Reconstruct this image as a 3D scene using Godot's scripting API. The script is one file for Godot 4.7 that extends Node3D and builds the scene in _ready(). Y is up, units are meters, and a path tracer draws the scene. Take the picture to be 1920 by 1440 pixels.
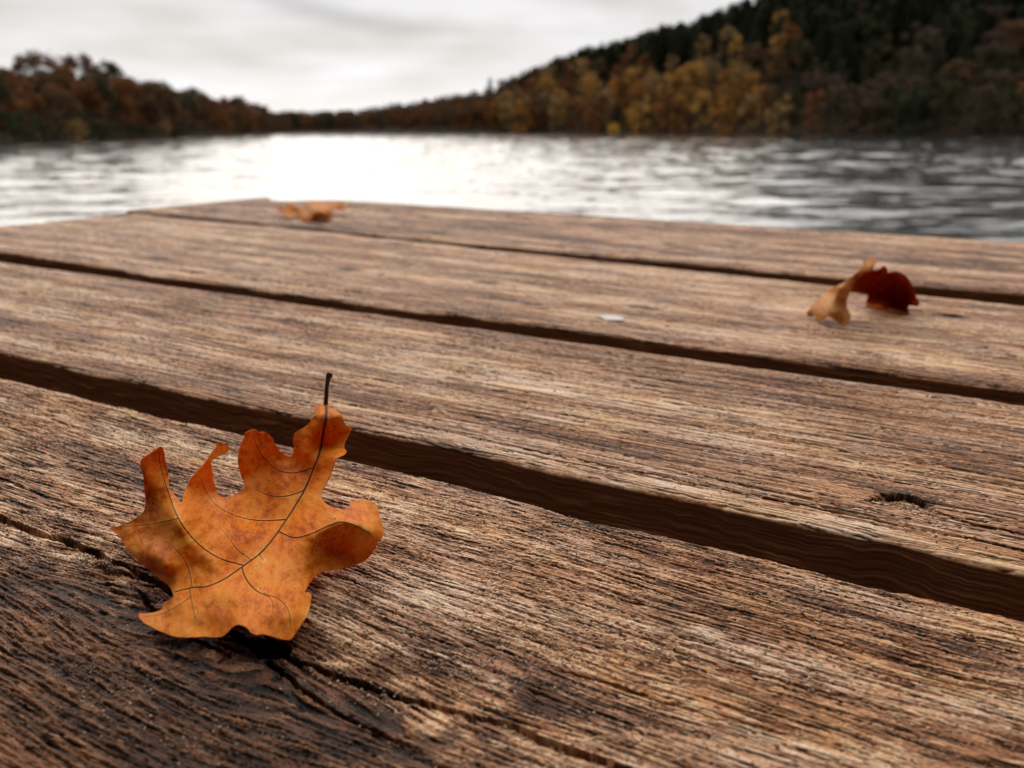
extends Node3D
# An oak leaf on a weathered timber dock above an autumn lake.

const RISE := 1.19          # dock top above the water
const TILT := 0.04544       # the floating dock leans this much
const EYE := 0.115          # lens above the dock top
var deck := Transform3D()
var rng := RandomNumberGenerator.new()


func _ready() -> void:
	rng.seed = 4711
	# ---------------------------------------------------------------- camera, sky, sun, exposure
	deck = Transform3D(Basis(Vector3.RIGHT, TILT), Vector3(0, RISE, 0))
	var cam := Camera3D.new()
	cam.name = "camera"
	cam.fov = 53.67
	cam.near = 0.01
	cam.far = 1500.0
	cam.position = deck * Vector3(0, EYE, 0)
	cam.rotation = Vector3(-0.32337, 0, 0)
	var lens := CameraAttributesPhysical.new()
	lens.frustum_focal_length = 23.72
	lens.frustum_near = 0.01
	lens.frustum_far = 1500.0
	lens.frustum_focus_distance = 0.207
	lens.exposure_aperture = 12.0
	cam.attributes = lens
	add_child(cam)
	cam.make_current()
	var env := Environment.new()
	env.background_mode = Environment.BG_SKY
	env.tonemap_mode = Environment.TONE_MAPPER_LINEAR
	env.tonemap_exposure = 1.5
	env.sdfgi_enabled = true
	env.ssao_enabled = true
	env.ssil_enabled = true
	env.sky = Sky.new()
	env.sky.sky_material = overcast_sky()
	var we := WorldEnvironment.new()
	we.name = "world_environment"
	we.environment = env
	add_child(we)
	var sun := DirectionalLight3D.new()
	sun.name = "sun_behind_cloud"
	sun.light_color = Color(1.0, 0.955, 0.89)
	sun.light_energy = 0.15
	sun.light_angular_distance = 72.0
	sun.shadow_enabled = true
	var az := deg_to_rad(-15.0)
	var el := deg_to_rad(29.0)
	sun.look_at_from_position(Vector3(sin(az) * cos(el), sin(el), -cos(az) * cos(el)) * 50.0, Vector3.ZERO)
	add_child(sun)
	# ---------------------------------------------------------------- setting
	build_water()
	build_hills()
	build_forest()
	build_dock()
	# ---------------------------------------------------------------- things on the dock
	build_near_leaf()
	build_red_leaf()
	build_far_leaf()
	build_flake()
	build_sand()


# ==================================================================== helpers
func tag(o: Node, label: String, category := "", group := "", kind := "") -> void:
	if label: o.set_meta("label", label)
	if category: o.set_meta("category", category)
	if group: o.set_meta("group", group)
	if kind: o.set_meta("kind", kind)


func put(called: String, mesh: Mesh, mats: Array, parent: Node) -> MeshInstance3D:
	var o := MeshInstance3D.new()
	o.name = called
	o.mesh = mesh
	for i in mats.size():
		o.set_surface_override_material(i, mats[i])
	parent.add_child(o, true)
	return o


func mat(c: Color, rough := 0.8, spec := 0.5) -> StandardMaterial3D:
	var m := StandardMaterial3D.new()
	m.albedo_color = c
	m.roughness = rough
	m.metallic_specular = spec
	return m


func lin(r: float, g: float, b: float) -> Color:
	return Color(r, g, b).linear_to_srgb()


func surf(mesh: ArrayMesh, v: PackedVector3Array, n: PackedVector3Array, uv: PackedVector2Array, idx: PackedInt32Array, col := PackedColorArray()) -> void:
	var a := []
	a.resize(Mesh.ARRAY_MAX)
	a[Mesh.ARRAY_VERTEX] = v
	a[Mesh.ARRAY_NORMAL] = n
	if uv.size(): a[Mesh.ARRAY_TEX_UV] = uv
	if col.size(): a[Mesh.ARRAY_COLOR] = col
	a[Mesh.ARRAY_INDEX] = idx
	mesh.add_surface_from_arrays(Mesh.PRIMITIVE_TRIANGLES, a)


func noise(seed_: int, freq: float, octaves := 3, kind := FastNoiseLite.TYPE_SIMPLEX_SMOOTH) -> FastNoiseLite:
	var f := FastNoiseLite.new()
	f.seed = seed_
	f.frequency = freq
	f.noise_type = kind
	f.fractal_type = FastNoiseLite.FRACTAL_FBM if octaves > 1 else FastNoiseLite.FRACTAL_NONE
	f.fractal_octaves = octaves
	return f


# noise whose features are long in x: made small, then drawn out
func streaks(w: int, h: int, long_px: float, wide_px: float, seed_: int, octaves := 3) -> PackedByteArray:
	var s := maxf(1.0, long_px / wide_px)
	var im := noise(seed_, 1.0 / wide_px, octaves).get_image(int(ceil(w / s)) + 2, h)
	im.convert(Image.FORMAT_L8)
	im.resize(w, h, Image.INTERPOLATE_CUBIC)
	return im.get_data()


func upsampled(values: PackedFloat32Array, w: int, h: int, to_w: int, to_h: int) -> PackedFloat32Array:
	var im := Image.create_from_data(w, h, false, Image.FORMAT_RF, values.to_byte_array())
	im.resize(to_w, to_h, Image.INTERPOLATE_BILINEAR)
	return im.get_data().to_float32_array()


func gradient_bytes(stops: Array) -> PackedFloat32Array:
	# stops: [position, sRGB colour] ...; 256 entries of r g b in 0..255
	var out := PackedFloat32Array()
	for i in 256:
		var t := i / 255.0
		var k := 0
		while k < stops.size() - 2 and t > stops[k + 1][0]: k += 1
		var f: float = clampf((t - stops[k][0]) / (stops[k + 1][0] - stops[k][0]), 0, 1)
		var c: Color = stops[k][1].lerp(stops[k + 1][1], f)
		out.append_array([c.r8, c.g8, c.b8])
	return out


# ==================================================================== sky
func overcast_sky() -> PanoramaSkyMaterial:
	var w := 1024
	var h := 512
	var im := Image.create(w, h, false, Image.FORMAT_RGBF)
	var wide := noise(5, 1.6, 4)
	var band := noise(9, 2.2, 5)
	for y in h:
		var el := PI * (0.5 - (y + 0.5) / h)
		for x in w:
			# column 0 looks along -z, a quarter of the way along +x
			var az := wrapf(TAU * (x + 0.5) / w, -PI, PI)
			var d := Vector3(sin(az) * cos(el), sin(el), -cos(az) * cos(el))
			var e := maxf(rad_to_deg(el), 0.0)
			var l := 0.36 + 0.30 * exp(-e / 6.0) + 0.62 * smoothstep(8.0, 32.0, e)
			# the sun stands behind the cloud: the veil is brighter in a wide lobe round it
			var to_sun := acos(clampf(d.dot(Vector3(-0.226, 0.485, -0.845)), -1, 1))
			l += 0.15 * exp(-pow(to_sun / 0.24, 2.0)) + 0.10 * exp(-pow(to_sun / 0.8, 2.0))
			# long flat cloud banks, seen ever more edge-on towards the horizon
			var s := 1.0 / (maxf(d.y, 0.0) + 0.12)
			var n := wide.get_noise_3d(d.x * s * 0.5, d.z * s * 0.5, 3.0) * 0.26 + band.get_noise_3d(d.x * s * 0.5, d.z * s * 1.4, 8.0) * 0.13
			l *= 1.0 + n * clampf(e / 4.0, 0.15, 1.0)
			# one thin darker wisp
			var u := (rad_to_deg(az) + 12.0) / 6.2
			var mid := 7.2 - 1.15 * u + 0.55 * u * u
			var across := (rad_to_deg(el) - mid) / (0.70 - 0.14 * u)
			if absf(u) < 1.25: l *= 1.0 - 0.26 * exp(-across * across) * (1.0 - pow(u / 1.25, 2.0)) * (1.0 + 1.5 * n)
			var warm := clampf(n * 2.5, -0.2, 0.2)
			im.set_pixel(x, y, Color(l * (1.0 + 0.012 - warm * 0.05), l * (0.985), l * (0.965 + warm * 0.1)))
	var m := PanoramaSkyMaterial.new()
	m.panorama = ImageTexture.create_from_image(im)
	return m


# ==================================================================== water
func build_water() -> void:
	var wl := PackedFloat32Array()
	var kx := PackedFloat32Array()
	var kz := PackedFloat32Array()
	var am := PackedFloat32Array()
	var ph := PackedFloat32Array()
	for i in 30:
		var l := 0.22 * pow(1.115, i)
		var dir := deg_to_rad(8.0 + rng.randfn(0.0, 26.0))
		wl.append(l)
		kx.append(sin(dir) * TAU / l)
		kz.append(cos(dir) * TAU / l)
		am.append((0.027 if l < 3.0 else 0.017) * l / TAU)
		ph.append(rng.randf() * TAU)
	var azs := PackedFloat32Array()
	var a := -180.0
	while a < 180.01:
		azs.append(deg_to_rad(a))
		a += 0.24 if a > -44.0 and a < 44.0 else 4.0
	var radii := PackedFloat32Array([0.0])
	var r := 1.2
	while r < 520.0:
		radii.append(r)
		r *= 1.0075
	var nc := azs.size()
	var v := PackedVector3Array()
	var nn := PackedVector3Array()
	var uv := PackedVector2Array()
	var idx := PackedInt32Array()
	var gust := noise(31, 0.05, 2)
	var c0 := cam_ground()
	for j in radii.size():
		var rr := radii[j]
		var cell := rr * 0.0075 * 1.15
		var first := 0
		while first < wl.size() and wl[first] < cell: first += 1
		for i in nc:
			var x := c0.x + sin(azs[i]) * rr
			var z := c0.z - cos(azs[i]) * rr
			var y := 0.0
			var sx := 0.0
			var sz := 0.0
			if absf(azs[i]) < 0.80 and rr > 1.0:
				# gusts ruffle the water in patches; the lee under the left bank lies smoother
				var g := clampf(0.85 + gust.get_noise_2d(x, z * 0.4) * 0.9, 0.25, 1.6) * smoothstep(-0.20, 0.38, azs[i]) * 0.45 + 0.48
				for k in range(first, wl.size()):
					var p := kx[k] * x + kz[k] * z + ph[k]
					var s := sin(p)
					y += am[k] * s
					var c := am[k] * cos(p)
					sx += c * kx[k]
					sz += c * kz[k]
				y *= g
				sx *= g
				sz *= g
			v.append(Vector3(x, y, z))
			nn.append(Vector3(-sx, 1.0, -sz).normalized())
			uv.append(Vector2(x, z) / 2.1)
	for j in radii.size() - 1:
		for i in nc - 1:
			var p := j * nc + i
			idx.append_array([p, p + nc, p + 1, p + 1, p + nc, p + nc + 1])
	var mesh := ArrayMesh.new()
	surf(mesh, v, nn, uv, idx)
	var m := mat(lin(0.026, 0.029, 0.027), 0.08, 0.7)
	m.clearcoat_enabled = true
	m.clearcoat = 1.0
	m.clearcoat_roughness = 0.07
	var nt := NoiseTexture2D.new()
	nt.width = 512
	nt.height = 512
	nt.seamless = true
	nt.as_normal_map = true
	nt.bump_strength = 3.0
	nt.noise = noise(77, 0.018, 4)
	m.normal_enabled = true
	m.normal_texture = nt
	m.normal_scale = 1.0
	var o := put("lake_water", mesh, [m], self)
	tag(o, "grey rippled lake water stretching behind the dock to the wooded shores", "", "", "structure")


func cam_ground() -> Vector3:
	var p := deck * Vector3(0, EYE, 0)
	return Vector3(p.x, 0, p.z)


# ==================================================================== terrain
# three wooded banks; each has a shoreline and rises behind it
func hill_height(which: int, x: float, z: float) -> float:
	var n := lumps.get_noise_2d(x, z)
	if which == 0:      # right hill: the shore runs from far middle to near right
		var d := right_inland(x, z)
		var top := ridge(x) + n * 2.5
		return -0.6 + (smoothstep(-1.0, 5.0, d) * 1.4 + smoothstep(0.0, 75.0, d) * top if d > -1.0 else -1.0)
	if which == 3: return smoothstep(6.0, 9.0, Vector2(x, z).length()) * 1.0 - 0.4 if z > -6.0 else -1.0
	if which == 1:      # left bank, low
		var d := left_inland(x, z)
		return -0.6 + (smoothstep(-1.0, 4.0, d) * 1.5 + smoothstep(0.0, 45.0, d) * (lerpf(2.6, 1.8, smoothstep(130.0, 300.0, -z)) + n * 1.5) if d > -1.0 else -1.0)
	var d := -z - 392.0 + n * 4.0
	return -0.6 + (smoothstep(-1.0, 6.0, d) * 1.6 + smoothstep(0.0, 70.0, d) * (1.5 + clampf(x + 95.0, 0.0, 200.0) * 0.15) if d > -1.0 else -1.0)

func ridge(x: float) -> float:
	var xs := [-60.0, -20.0, 0.0, 15.0, 35.0, 70.0, 100.0, 140.0, 400.0]
	var hs := [3.0, 7.0, 13.0, 17.5, 23.5, 31.0, 36.5, 48.0, 66.0]
	for i in 8:
		if x < xs[i + 1]: return lerpf(hs[i], hs[i + 1], clampf((x - xs[i]) / (xs[i + 1] - xs[i]), 0.0, 1.0))
	return 70.0

var lumps := noise(12, 0.022, 3)

func right_inland(x: float, z: float) -> float:
	# shoreline z = -(388 - 1.02 x) up to x = 140, a little wavy
	var shore := 388.0 - 1.02 * minf(x, 110.0) - 0.35 * maxf(x - 110.0, 0.0) + sin(x * 0.11) * 3.0
	return (-z - shore) * 0.72

func left_inland(x: float, z: float) -> float:
	var shore := 62.0 + 0.0 * z + clampf((-z - 110.0) * 0.165, 0.0, 60.0) + sin(z * 0.09) * 1.6
	return -x - shore

func build_hills() -> void:
	var soil := mat(lin(0.045, 0.032, 0.020), 0.95, 0.2)
	var nt := NoiseTexture2D.new()
	nt.noise = noise(3, 0.02, 4)
	nt.seamless = true
	var ramp := Gradient.new()
	ramp.set_color(0, lin(0.02, 0.016, 0.01))
	ramp.set_color(1, lin(0.05, 0.034, 0.02))
	nt.color_ramp = ramp
	soil.albedo_color = Color.WHITE
	soil.albedo_texture = nt
	soil.uv1_triplanar = true
	soil.uv1_world_triplanar = true
	soil.uv1_scale = Vector3.ONE * 0.09
	var spec := [["right_hill", -30.0, 420.0, -560.0, -120.0, "steep wooded hillside rising out of the picture on the right"], ["left_bank", -260.0, -50.0, -560.0, -30.0, "low wooded bank along the left shore of the lake"], ["far_shore", -260.0, 160.0, -620.0, -380.0, "distant wooded shore closing off the lake"], ["added_shore", -60.0, 60.0, -5.0, 60.0, "unseen bank added behind the camera under the shading wood"]]  # the last bank is added out of view, ground for the shading wood
	for w in 4:
		var s = spec[w]
		var step := 5.0 if w < 3 else 2.5
		var nx := int((s[2] - s[1]) / step) + 1
		var nz := int((s[4] - s[3]) / step) + 1
		var st := SurfaceTool.new()
		st.begin(Mesh.PRIMITIVE_TRIANGLES)
		for j in nz:
			for i in nx:
				var x: float = s[1] + i * step
				var z: float = s[3] + j * step
				st.add_vertex(Vector3(x, hill_height(w, x, z) - (w * 0.05), z))
		for j in nz - 1:
			for i in nx - 1:
				var p := j * nx + i
				for q in [p, p + 1, p + nx, p + 1, p + nx + 1, p + nx]: st.add_index(q)
		st.generate_normals()
		var o := put(s[0], st.commit(), [soil], self)
		tag(o, s[5], "", "", "structure")


# ==================================================================== trees
func leaf_quad(v: PackedVector3Array, n: PackedVector3Array, c: PackedColorArray, idx: PackedInt32Array, at: Vector3, dir: Vector3, across: Vector3, long: float, wide: float, tone: float) -> void:
	var b := v.size()
	var nor := dir.cross(across).normalized()
	var hue := rng.randf_range(-0.10, 0.10)
	var col := Color(tone * (1.0 + hue), tone, tone * (1.0 - hue))
	for p in [at - dir * long * 0.5, at + across * wide * 0.5 + nor * wide * 0.12, at + dir * long * 0.5, at - across * wide * 0.5 + nor * wide * 0.12]:
		v.append(p)
		n.append(nor)
		c.append(col)
	idx.append_array([b, b + 1, b + 2, b, b + 2, b + 3])


func rand_dir() -> Vector3:
	var z := rng.randf_range(-1, 1)
	var t := rng.randf() * TAU
	return Vector3(cos(t) * sqrt(1 - z * z), z, sin(t) * sqrt(1 - z * z))


func limb(st: SurfaceTool, pts: Array, radii: Array, sides := 6) -> void:
	# a tapered tube through the points
	var rings := []
	for i in pts.size():
		var d: Vector3 = (pts[mini(i + 1, pts.size() - 1)] - pts[maxi(i - 1, 0)]).normalized()
		var u := d.cross(Vector3(0.31, 0.17, 0.93)).normalized()
		var w := d.cross(u)
		var ring := []
		for k in sides:
			var t := TAU * k / sides
			ring.append([pts[i] + (u * cos(t) + w * sin(t)) * radii[i], (u * cos(t) + w * sin(t)), Vector2(float(k) / sides, i * 0.2)])
		rings.append(ring)
	for i in pts.size() - 1:
		for k in sides:
			var q := (k + 1) % sides
			for e in [rings[i][k], rings[i + 1][k], rings[i][q], rings[i][q], rings[i + 1][k], rings[i + 1][q]]:
				st.set_normal(e[1])
				st.set_uv(e[2])
				st.add_vertex(e[0])
	for end in [0, pts.size() - 1]:
		for k in sides:
			for e in ([pts[end], rings[end][k][0], rings[end][(k + 1) % sides][0]] if end == 0 else [pts[end], rings[end][(k + 1) % sides][0], rings[end][k][0]]):
				st.set_normal((pts[end] - pts[1 if end == 0 else end - 1]).normalized())
				st.set_uv(Vector2.ZERO)
				st.add_vertex(e)


# height, crown radius, crown base share, number of leaves, leaf size, looseness
func broad_tree(h: float, r: float, base: float, count: int, size: float, loose: float) -> Array:
	var trunk := SurfaceTool.new()
	trunk.begin(Mesh.PRIMITIVE_TRIANGLES)
	var lean := Vector3(rng.randf_range(-0.04, 0.04), 1, rng.randf_range(-0.04, 0.04))
	var tr := h * 0.016
	limb(trunk, [Vector3(0, -0.6, 0), lean * h * 0.1, lean * h * 0.4, lean * h * 0.7, lean * h * 0.93], [tr * 1.5, tr, tr * 0.75, tr * 0.4, tr * 0.1], 7)
	var v := PackedVector3Array()
	var n := PackedVector3Array()
	var c := PackedColorArray()
	var idx := PackedInt32Array()
	var clumps := []
	for k in 30:
		var t := rng.randf()
		var y := lerpf(base, 0.97, t) * h
		var prof := sqrt(maxf(0.0, 1.0 - pow((t - 0.42) / 0.62, 2.0)))
		var ang := rng.randf() * TAU
		var out := r * prof * sqrt(rng.randf_range(0.15, 1.0))
		var p := Vector3(cos(ang) * out, y, sin(ang) * out)
		clumps.append([p, r * rng.randf_range(0.22, 0.42), rng.randf_range(0.62, 1.25)])
		if k % 2 == 0:
			var root := lean * (y - out * 0.55)
			limb(trunk, [root, root.lerp(p, 0.55) + Vector3(0, out * 0.08, 0), p], [tr * 0.35, tr * 0.2, tr * 0.06], 4)
	for i in count:
		var q = clumps[rng.randi() % clumps.size()]
		var d := rand_dir()
		var at: Vector3 = q[0] + d * q[1] * pow(rng.randf(), loose) * Vector3(1, 0.8, 1).dot(Vector3.ONE) / 2.8
		var dir := (rand_dir() + Vector3(0, -0.4, 0)).normalized()
		var ac := dir.cross(rand_dir()).normalized()
		leaf_quad(v, n, c, idx, at, dir, ac, size * rng.randf_range(0.7, 1.4), size * rng.randf_range(0.5, 0.9), q[2] * rng.randf_range(0.7, 1.3))
	var crown := ArrayMesh.new()
	surf(crown, v, n, PackedVector2Array(), idx, c)
	return [trunk.commit(), crown]


func conifer(h: float, r: float, count: int, size: float) -> Array:
	var trunk := SurfaceTool.new()
	trunk.begin(Mesh.PRIMITIVE_TRIANGLES)
	limb(trunk, [Vector3(0, -0.6, 0), Vector3(0, h * 0.3, 0), Vector3(0, h * 0.7, 0), Vector3(0, h * 0.99, 0)], [h * 0.018, h * 0.014, h * 0.007, h * 0.001], 7)
	var v := PackedVector3Array()
	var n := PackedVector3Array()
	var c := PackedColorArray()
	var idx := PackedInt32Array()
	var y := h * 0.14
	while y < h * 0.985:
		var reach := r * pow(1.0 - (y / h - 0.14) / 0.86, 0.85) * rng.randf_range(0.8, 1.15) + 0.12
		var arms := 5 + int(reach * 1.6)
		var turn := rng.randf() * TAU
		for k in arms:
			var ang := turn + TAU * k / arms + rng.randf_range(-0.25, 0.25)
			var len := reach * rng.randf_range(0.65, 1.1)
			var d := Vector3(cos(ang), rng.randf_range(-0.35, -0.1), sin(ang))
			var side := Vector3(-sin(ang), 0, cos(ang))
			var tone := rng.randf_range(0.6, 1.35)
			var steps := int(len / 0.38) + 2
			for s in steps:
				var f := (s + 0.6) / steps
				var at := Vector3(0, y, 0) + d * len * f
				at.y -= f * f * len * 0.12
				for t in [-1.0, 1.0]:
					var dir: Vector3 = (d * 0.6 + side * t * 0.8 + Vector3(0, rng.randf_range(-0.35, 0.05), 0)).normalized()
					leaf_quad(v, n, c, idx, at + dir * size * 0.4, dir, dir.cross(Vector3(0.1, 1, 0.2)).normalized(), size * (1.25 - 0.6 * f), size * 0.42, tone * rng.randf_range(0.8, 1.2))
		y += h * 0.030 + (h - y) * 0.012
	var crown := ArrayMesh.new()
	surf(crown, v, n, PackedVector2Array(), idx, c)
	return [trunk.commit(), crown]


var protos := {}
var tints := {}
var bark: StandardMaterial3D

func foliage(r: float, g: float, b: float) -> StandardMaterial3D:
	var m := mat(lin(r, g, b), 0.75, 0.3)
	m.vertex_color_use_as_albedo = true
	m.backlight_enabled = true
	m.backlight = Color(0.55, 0.55, 0.55)
	return m


func plant(kind: String, shape: int, tint: String, x: float, y: float, z: float, s: float, label: String, group: String) -> Node3D:
	var p = protos[kind][shape % protos[kind].size()]
	var t := Node3D.new()
	t.name = {"broad": "autumn_tree", "birch": "birch_tree", "fir": "spruce_tree", "bush": "bush"}[kind]
	add_child(t, true)
	t.position = Vector3(x, y, z)
	t.rotation.y = rng.randf() * TAU
	t.scale = Vector3.ONE * s * Vector3(rng.randf_range(0.92, 1.08), rng.randf_range(0.95, 1.08), 1).x
	put("trunk", p[0], [bark], t)
	put("crown", p[1], [tints[tint]], t)
	tag(t, label, "bush" if kind == "bush" else "tree", group)
	return t


func build_forest() -> void:
	bark = mat(lin(0.045, 0.035, 0.027), 0.9, 0.2)
	tints = {
		"green": foliage(0.034, 0.042, 0.018), "olive": foliage(0.045, 0.042, 0.014), "brown": foliage(0.115, 0.060, 0.027), "rust": foliage(0.17, 0.066, 0.020),
		"orange": foliage(0.32, 0.140, 0.028), "yellow": foliage(0.38, 0.205, 0.045), "tan": foliage(0.25, 0.15, 0.055), "grey": foliage(0.080, 0.054, 0.034), "bright": foliage(0.62, 0.36, 0.02),
	}
	protos = {
		"broad": [broad_tree(15, 4.6, 0.22, 2400, 0.62, 0.6), broad_tree(13, 5.2, 0.16, 2600, 0.62, 0.7), broad_tree(17, 4.4, 0.25, 2400, 0.62, 0.6), broad_tree(14, 3.9, 0.03, 2000, 0.62, 0.8), broad_tree(13, 4.6, 0.02, 2600, 0.66, 0.7)],
		"birch": [broad_tree(17, 3.0, 0.18, 1800, 0.50, 0.75), broad_tree(16, 3.5, 0.14, 1900, 0.50, 0.75)],
		"fir": [conifer(18, 4.0, 0, 1.35), conifer(16, 3.6, 0, 1.3), conifer(20, 4.1, 0, 1.4)],
		"bush": [broad_tree(3.4, 2.4, 0.02, 900, 0.34, 0.6), broad_tree(4.4, 2.4, 0.02, 1000, 0.36, 0.7)],
	}
	# single trees that stand out
	for a in [
		["birch", 0, "yellow", 0.322, 36.0, 1.1, "bright orange yellow tree standing highest among the golden trees on the right hill"],
		["broad", 1, "tan", 0.283, 25.0, 1.1, "tall pale yellow tree just left of the highest golden tree"],
		["broad", 0, "orange", 0.305, 12.0, 1.0, "orange tree low below the highest golden tree on the right hill"],
		["broad", 1, "yellow", 0.222, 24.0, 1.4, "broad dull gold tree with a round crown in the middle of the right hillside"],
		["birch", 1, "yellow", 0.190, 14.0, 1.2, "slender yellow tree left of the broad dull gold tree"],
		["broad", 2, "orange", 0.130, 18.0, 1.2, "orange tree at the upper left of the golden row on the right hill"],
		["birch", 0, "orange", 0.095, 12.0, 1.15, "amber tree in the golden row above the small yellow bush"],
		["birch", 1, "yellow", 0.058, 8.0, 1.15, "yellow tree in the golden row nearer the far end of the lake"],
		["broad", 0, "tan", -0.006, 2.0, 1.0, "pale tan tree at the left end of the golden row by the water"],
		["birch", 0, "tan", 0.018, 3.0, 1.05, "tan tree second from the left end of the golden row by the water"],
		["birch", 1, "tan", 0.425, 3.0, 0.6, "small pale tan tree alone among dark trees at the right shore"],
		["birch", 0, "orange", 0.630, 5.0, 0.9, "orange tree at the right edge of the picture"],
		["bush", 0, "bright", 0.126, -0.6, 1.1, "small bright yellow bush at the waterline under the right hill"],
	]:
		var x := 0.0
		var z := -300.0
		for k in 12:
			x = a[3] * -z
			z = -(388.0 - 1.02 * minf(x, 110.0) - 0.35 * maxf(x - 110.0, 0.0) + sin(x * 0.11) * 3.0 + a[4] / 0.72)
		plant(a[0], a[1], a[2], x, maxf(hill_height(0, x, z), 0.0), z, a[5], a[6], "")
	# the right hill, row behind row up the slope
	for row in 7:
		var d := 3.0 + row * 9.5
		var x := -16.0 + rng.randf() * 4.0
		while x < 215.0:
			var xx := x + rng.randf_range(-2.0, 2.0)
			var dd := d + rng.randf_range(-3.0, 3.0)
			var shore := 388.0 - 1.02 * minf(xx, 110.0) - 0.35 * maxf(xx - 110.0, 0.0) + sin(xx * 0.11) * 3.0
			var z := -(shore + dd / 0.72)
			var px := xx / -z
			var y := hill_height(0, xx, z)
			var q := rng.randf()
			if px < 0.70 and px > -0.045:
				var dark := smoothstep(0.30, 0.40, px)
				var high: String = ["at the waterline", "above the waterline", "low on the slope", "halfway up the slope", "high on the slope", "just below the crest", "near the crest"][row]
				var side: String = "at the hill's left end" if px < 0.03 else "above the small yellow bush" if px < 0.15 else "beside the dull gold tree" if px < 0.25 else "beside the highest golden tree" if px < 0.36 else "right of the highest golden tree" if px < 0.5 else "at the far right"
				if row >= 6 or (row >= 2 and q < 0.04 + 0.06 * row + 0.3 * dark):
					plant("fir", rng.randi(), "green", xx, y, z, rng.randf_range(0.75, 1.05), "dark spruce %s %s" % [high, side], "spruces on the right hill")
				elif rng.randf() < dark:
					var tint: String = ["grey", "grey", "brown", "green", "olive"][rng.randi() % 5]
					plant("broad", 3 + rng.randi() % 2 if row == 0 else rng.randi(), tint, xx, y, z, rng.randf_range(0.95, 1.25), "%s tree %s %s" % [{"grey": "grey brown", "brown": "dark brown", "green": "dark green", "olive": "olive"}[tint], high, side], "dark trees on the right side of the hill")
				else:
					var tint: String = ["rust", "orange", "orange", "brown", "tan", "rust", "yellow", "tan"][rng.randi() % 8]
					plant("broad" if q < 0.6 or row == 0 else "birch", 3 + rng.randi() % 2 if row == 0 else rng.randi(), tint, xx, y, z, rng.randf_range(0.9, 1.2), "%s tree %s %s" % [{"rust": "rust red", "yellow": "dull yellow"}.get(tint, tint), high, side], "autumn trees along the right shore")
			x += (6.3 if row < 3 else 7.6) * rng.randf_range(0.85, 1.2)
	# the left bank
	for row in 2:
		var zz := 92.0
		while zz < 395.0:
			var z := -zz + rng.randf_range(-1.5, 1.5)
			var d := 2.0 + row * 7.5 + rng.randf_range(-1.5, 1.5)
			var shore := 62.0 + clampf((-z - 110.0) * 0.165, 0.0, 60.0) + sin(z * 0.09) * 1.6
			var x := -(shore + d)
			if x / -z > -0.70:
				var tint: String = ["rust", "brown", "rust", "green", "brown", "olive", "rust", "brown"][rng.randi() % 8]
				var fir := row == 1 and rng.randf() < 0.06
				var where: String = "at the left edge" if zz < 115.0 else "in the near part" if zz < 160.0 else "in the middle" if zz < 240.0 else "towards the far end" if zz < 330.0 else "at the far tip"
				plant("fir" if fir else "broad", rng.randi() if row == 1 else 3 + rng.randi() % 2, "green" if fir else tint, x, hill_height(1, x, z), z, rng.randf_range(0.50, 0.60) * (0.90 if zz < 125.0 else 1.3 if zz < 330.0 else 1.0), "%s tree on the left bank, %s row %s" % ["dark spruce" if fir else {"rust": "rust red", "green": "dark green"}.get(tint, tint), "shore" if row == 0 else "second", where], "trees along the left bank")
			zz += (5.0 if zz < 170.0 else 8.0) * rng.randf_range(0.85, 1.2)
	for k in 9:
		var z := -98.0 - k * 8.0 - rng.randf() * 4.0
		var x := -(61.5 + clampf((-z - 110.0) * 0.165, 0.0, 60.0) + sin(z * 0.09) * 1.6)
		plant("bush", k, ["green", "olive", "tan", "green", "olive"][k % 5], x, 0.1, z, rng.randf_range(0.6, 0.9), "low %s bush at the foot of the left bank%s" % [["dark green", "olive", "tan", "dark green", "olive"][k % 5], " near the left edge" if k < 4 else " farther along"], "bushes at the foot of the left bank")
	# the far shore
	var fx := -132.0
	while fx < 14.0:
		var z := -400.0 + rng.randf_range(-3, 3)
		var xx := fx + rng.randf_range(-1.5, 1.5)
		var tint: String = ["brown", "rust", "grey", "rust", "brown", "olive"][rng.randi() % 6]
		plant("broad", 3 + rng.randi() % 2, tint, xx, hill_height(2, xx, z), z, rng.randf_range(0.55, 0.7) + clampf((xx + 80.0) * 0.004, 0.0, 0.3), "%s tree on the far shore, %s" % [{"rust": "rust red", "grey": "grey brown"}.get(tint, tint), "beside the left bank" if xx < -80.0 else "at the end of the lake" if xx < -35.0 else "next to the right hill"], "trees on the far shore")
		fx += 5.6
	mass("forest", 3, "fir", "green", "unseen spruce wood added behind the camera to shade the plank gaps")  # added unseen behind the camera, keeps sky light out of the plank gaps
	# trees of one colour in one place: told apart by their order from the left
	var alike := {}
	for o in get_children():
		if str(o.get_meta("category", "")) in ["tree", "bush"]:
			var l := str(o.get_meta("label"))
			if not alike.has(l): alike[l] = []
			alike[l].append(o)
	for l in alike:
		var them: Array = alike[l]
		if them.size() < 2: continue
		them.sort_custom(func(p, q): return p.position.x / -p.position.z < q.position.x / -q.position.z)
		for i in them.size():
			var place: String = "rightmost" if i == them.size() - 1 else ["leftmost", "second from left", "third from left", "fourth from left", "fifth from left", "sixth from left", "seventh from left"][mini(i, 6)]
			them[i].set_meta("label", "%s, %s" % [l, place])
	# the wood that closes up behind the trees one can tell apart
	mass("forest", 0, "fir", "green", "dark mass of spruce wood covering the top of the right hill")
	mass("forest", 2, "broad", "brown", "brown mass of woodland behind the far shore")
	mass("forest", 1, "broad", "rust", "rust brown mass of woodland behind the left bank")


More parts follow.
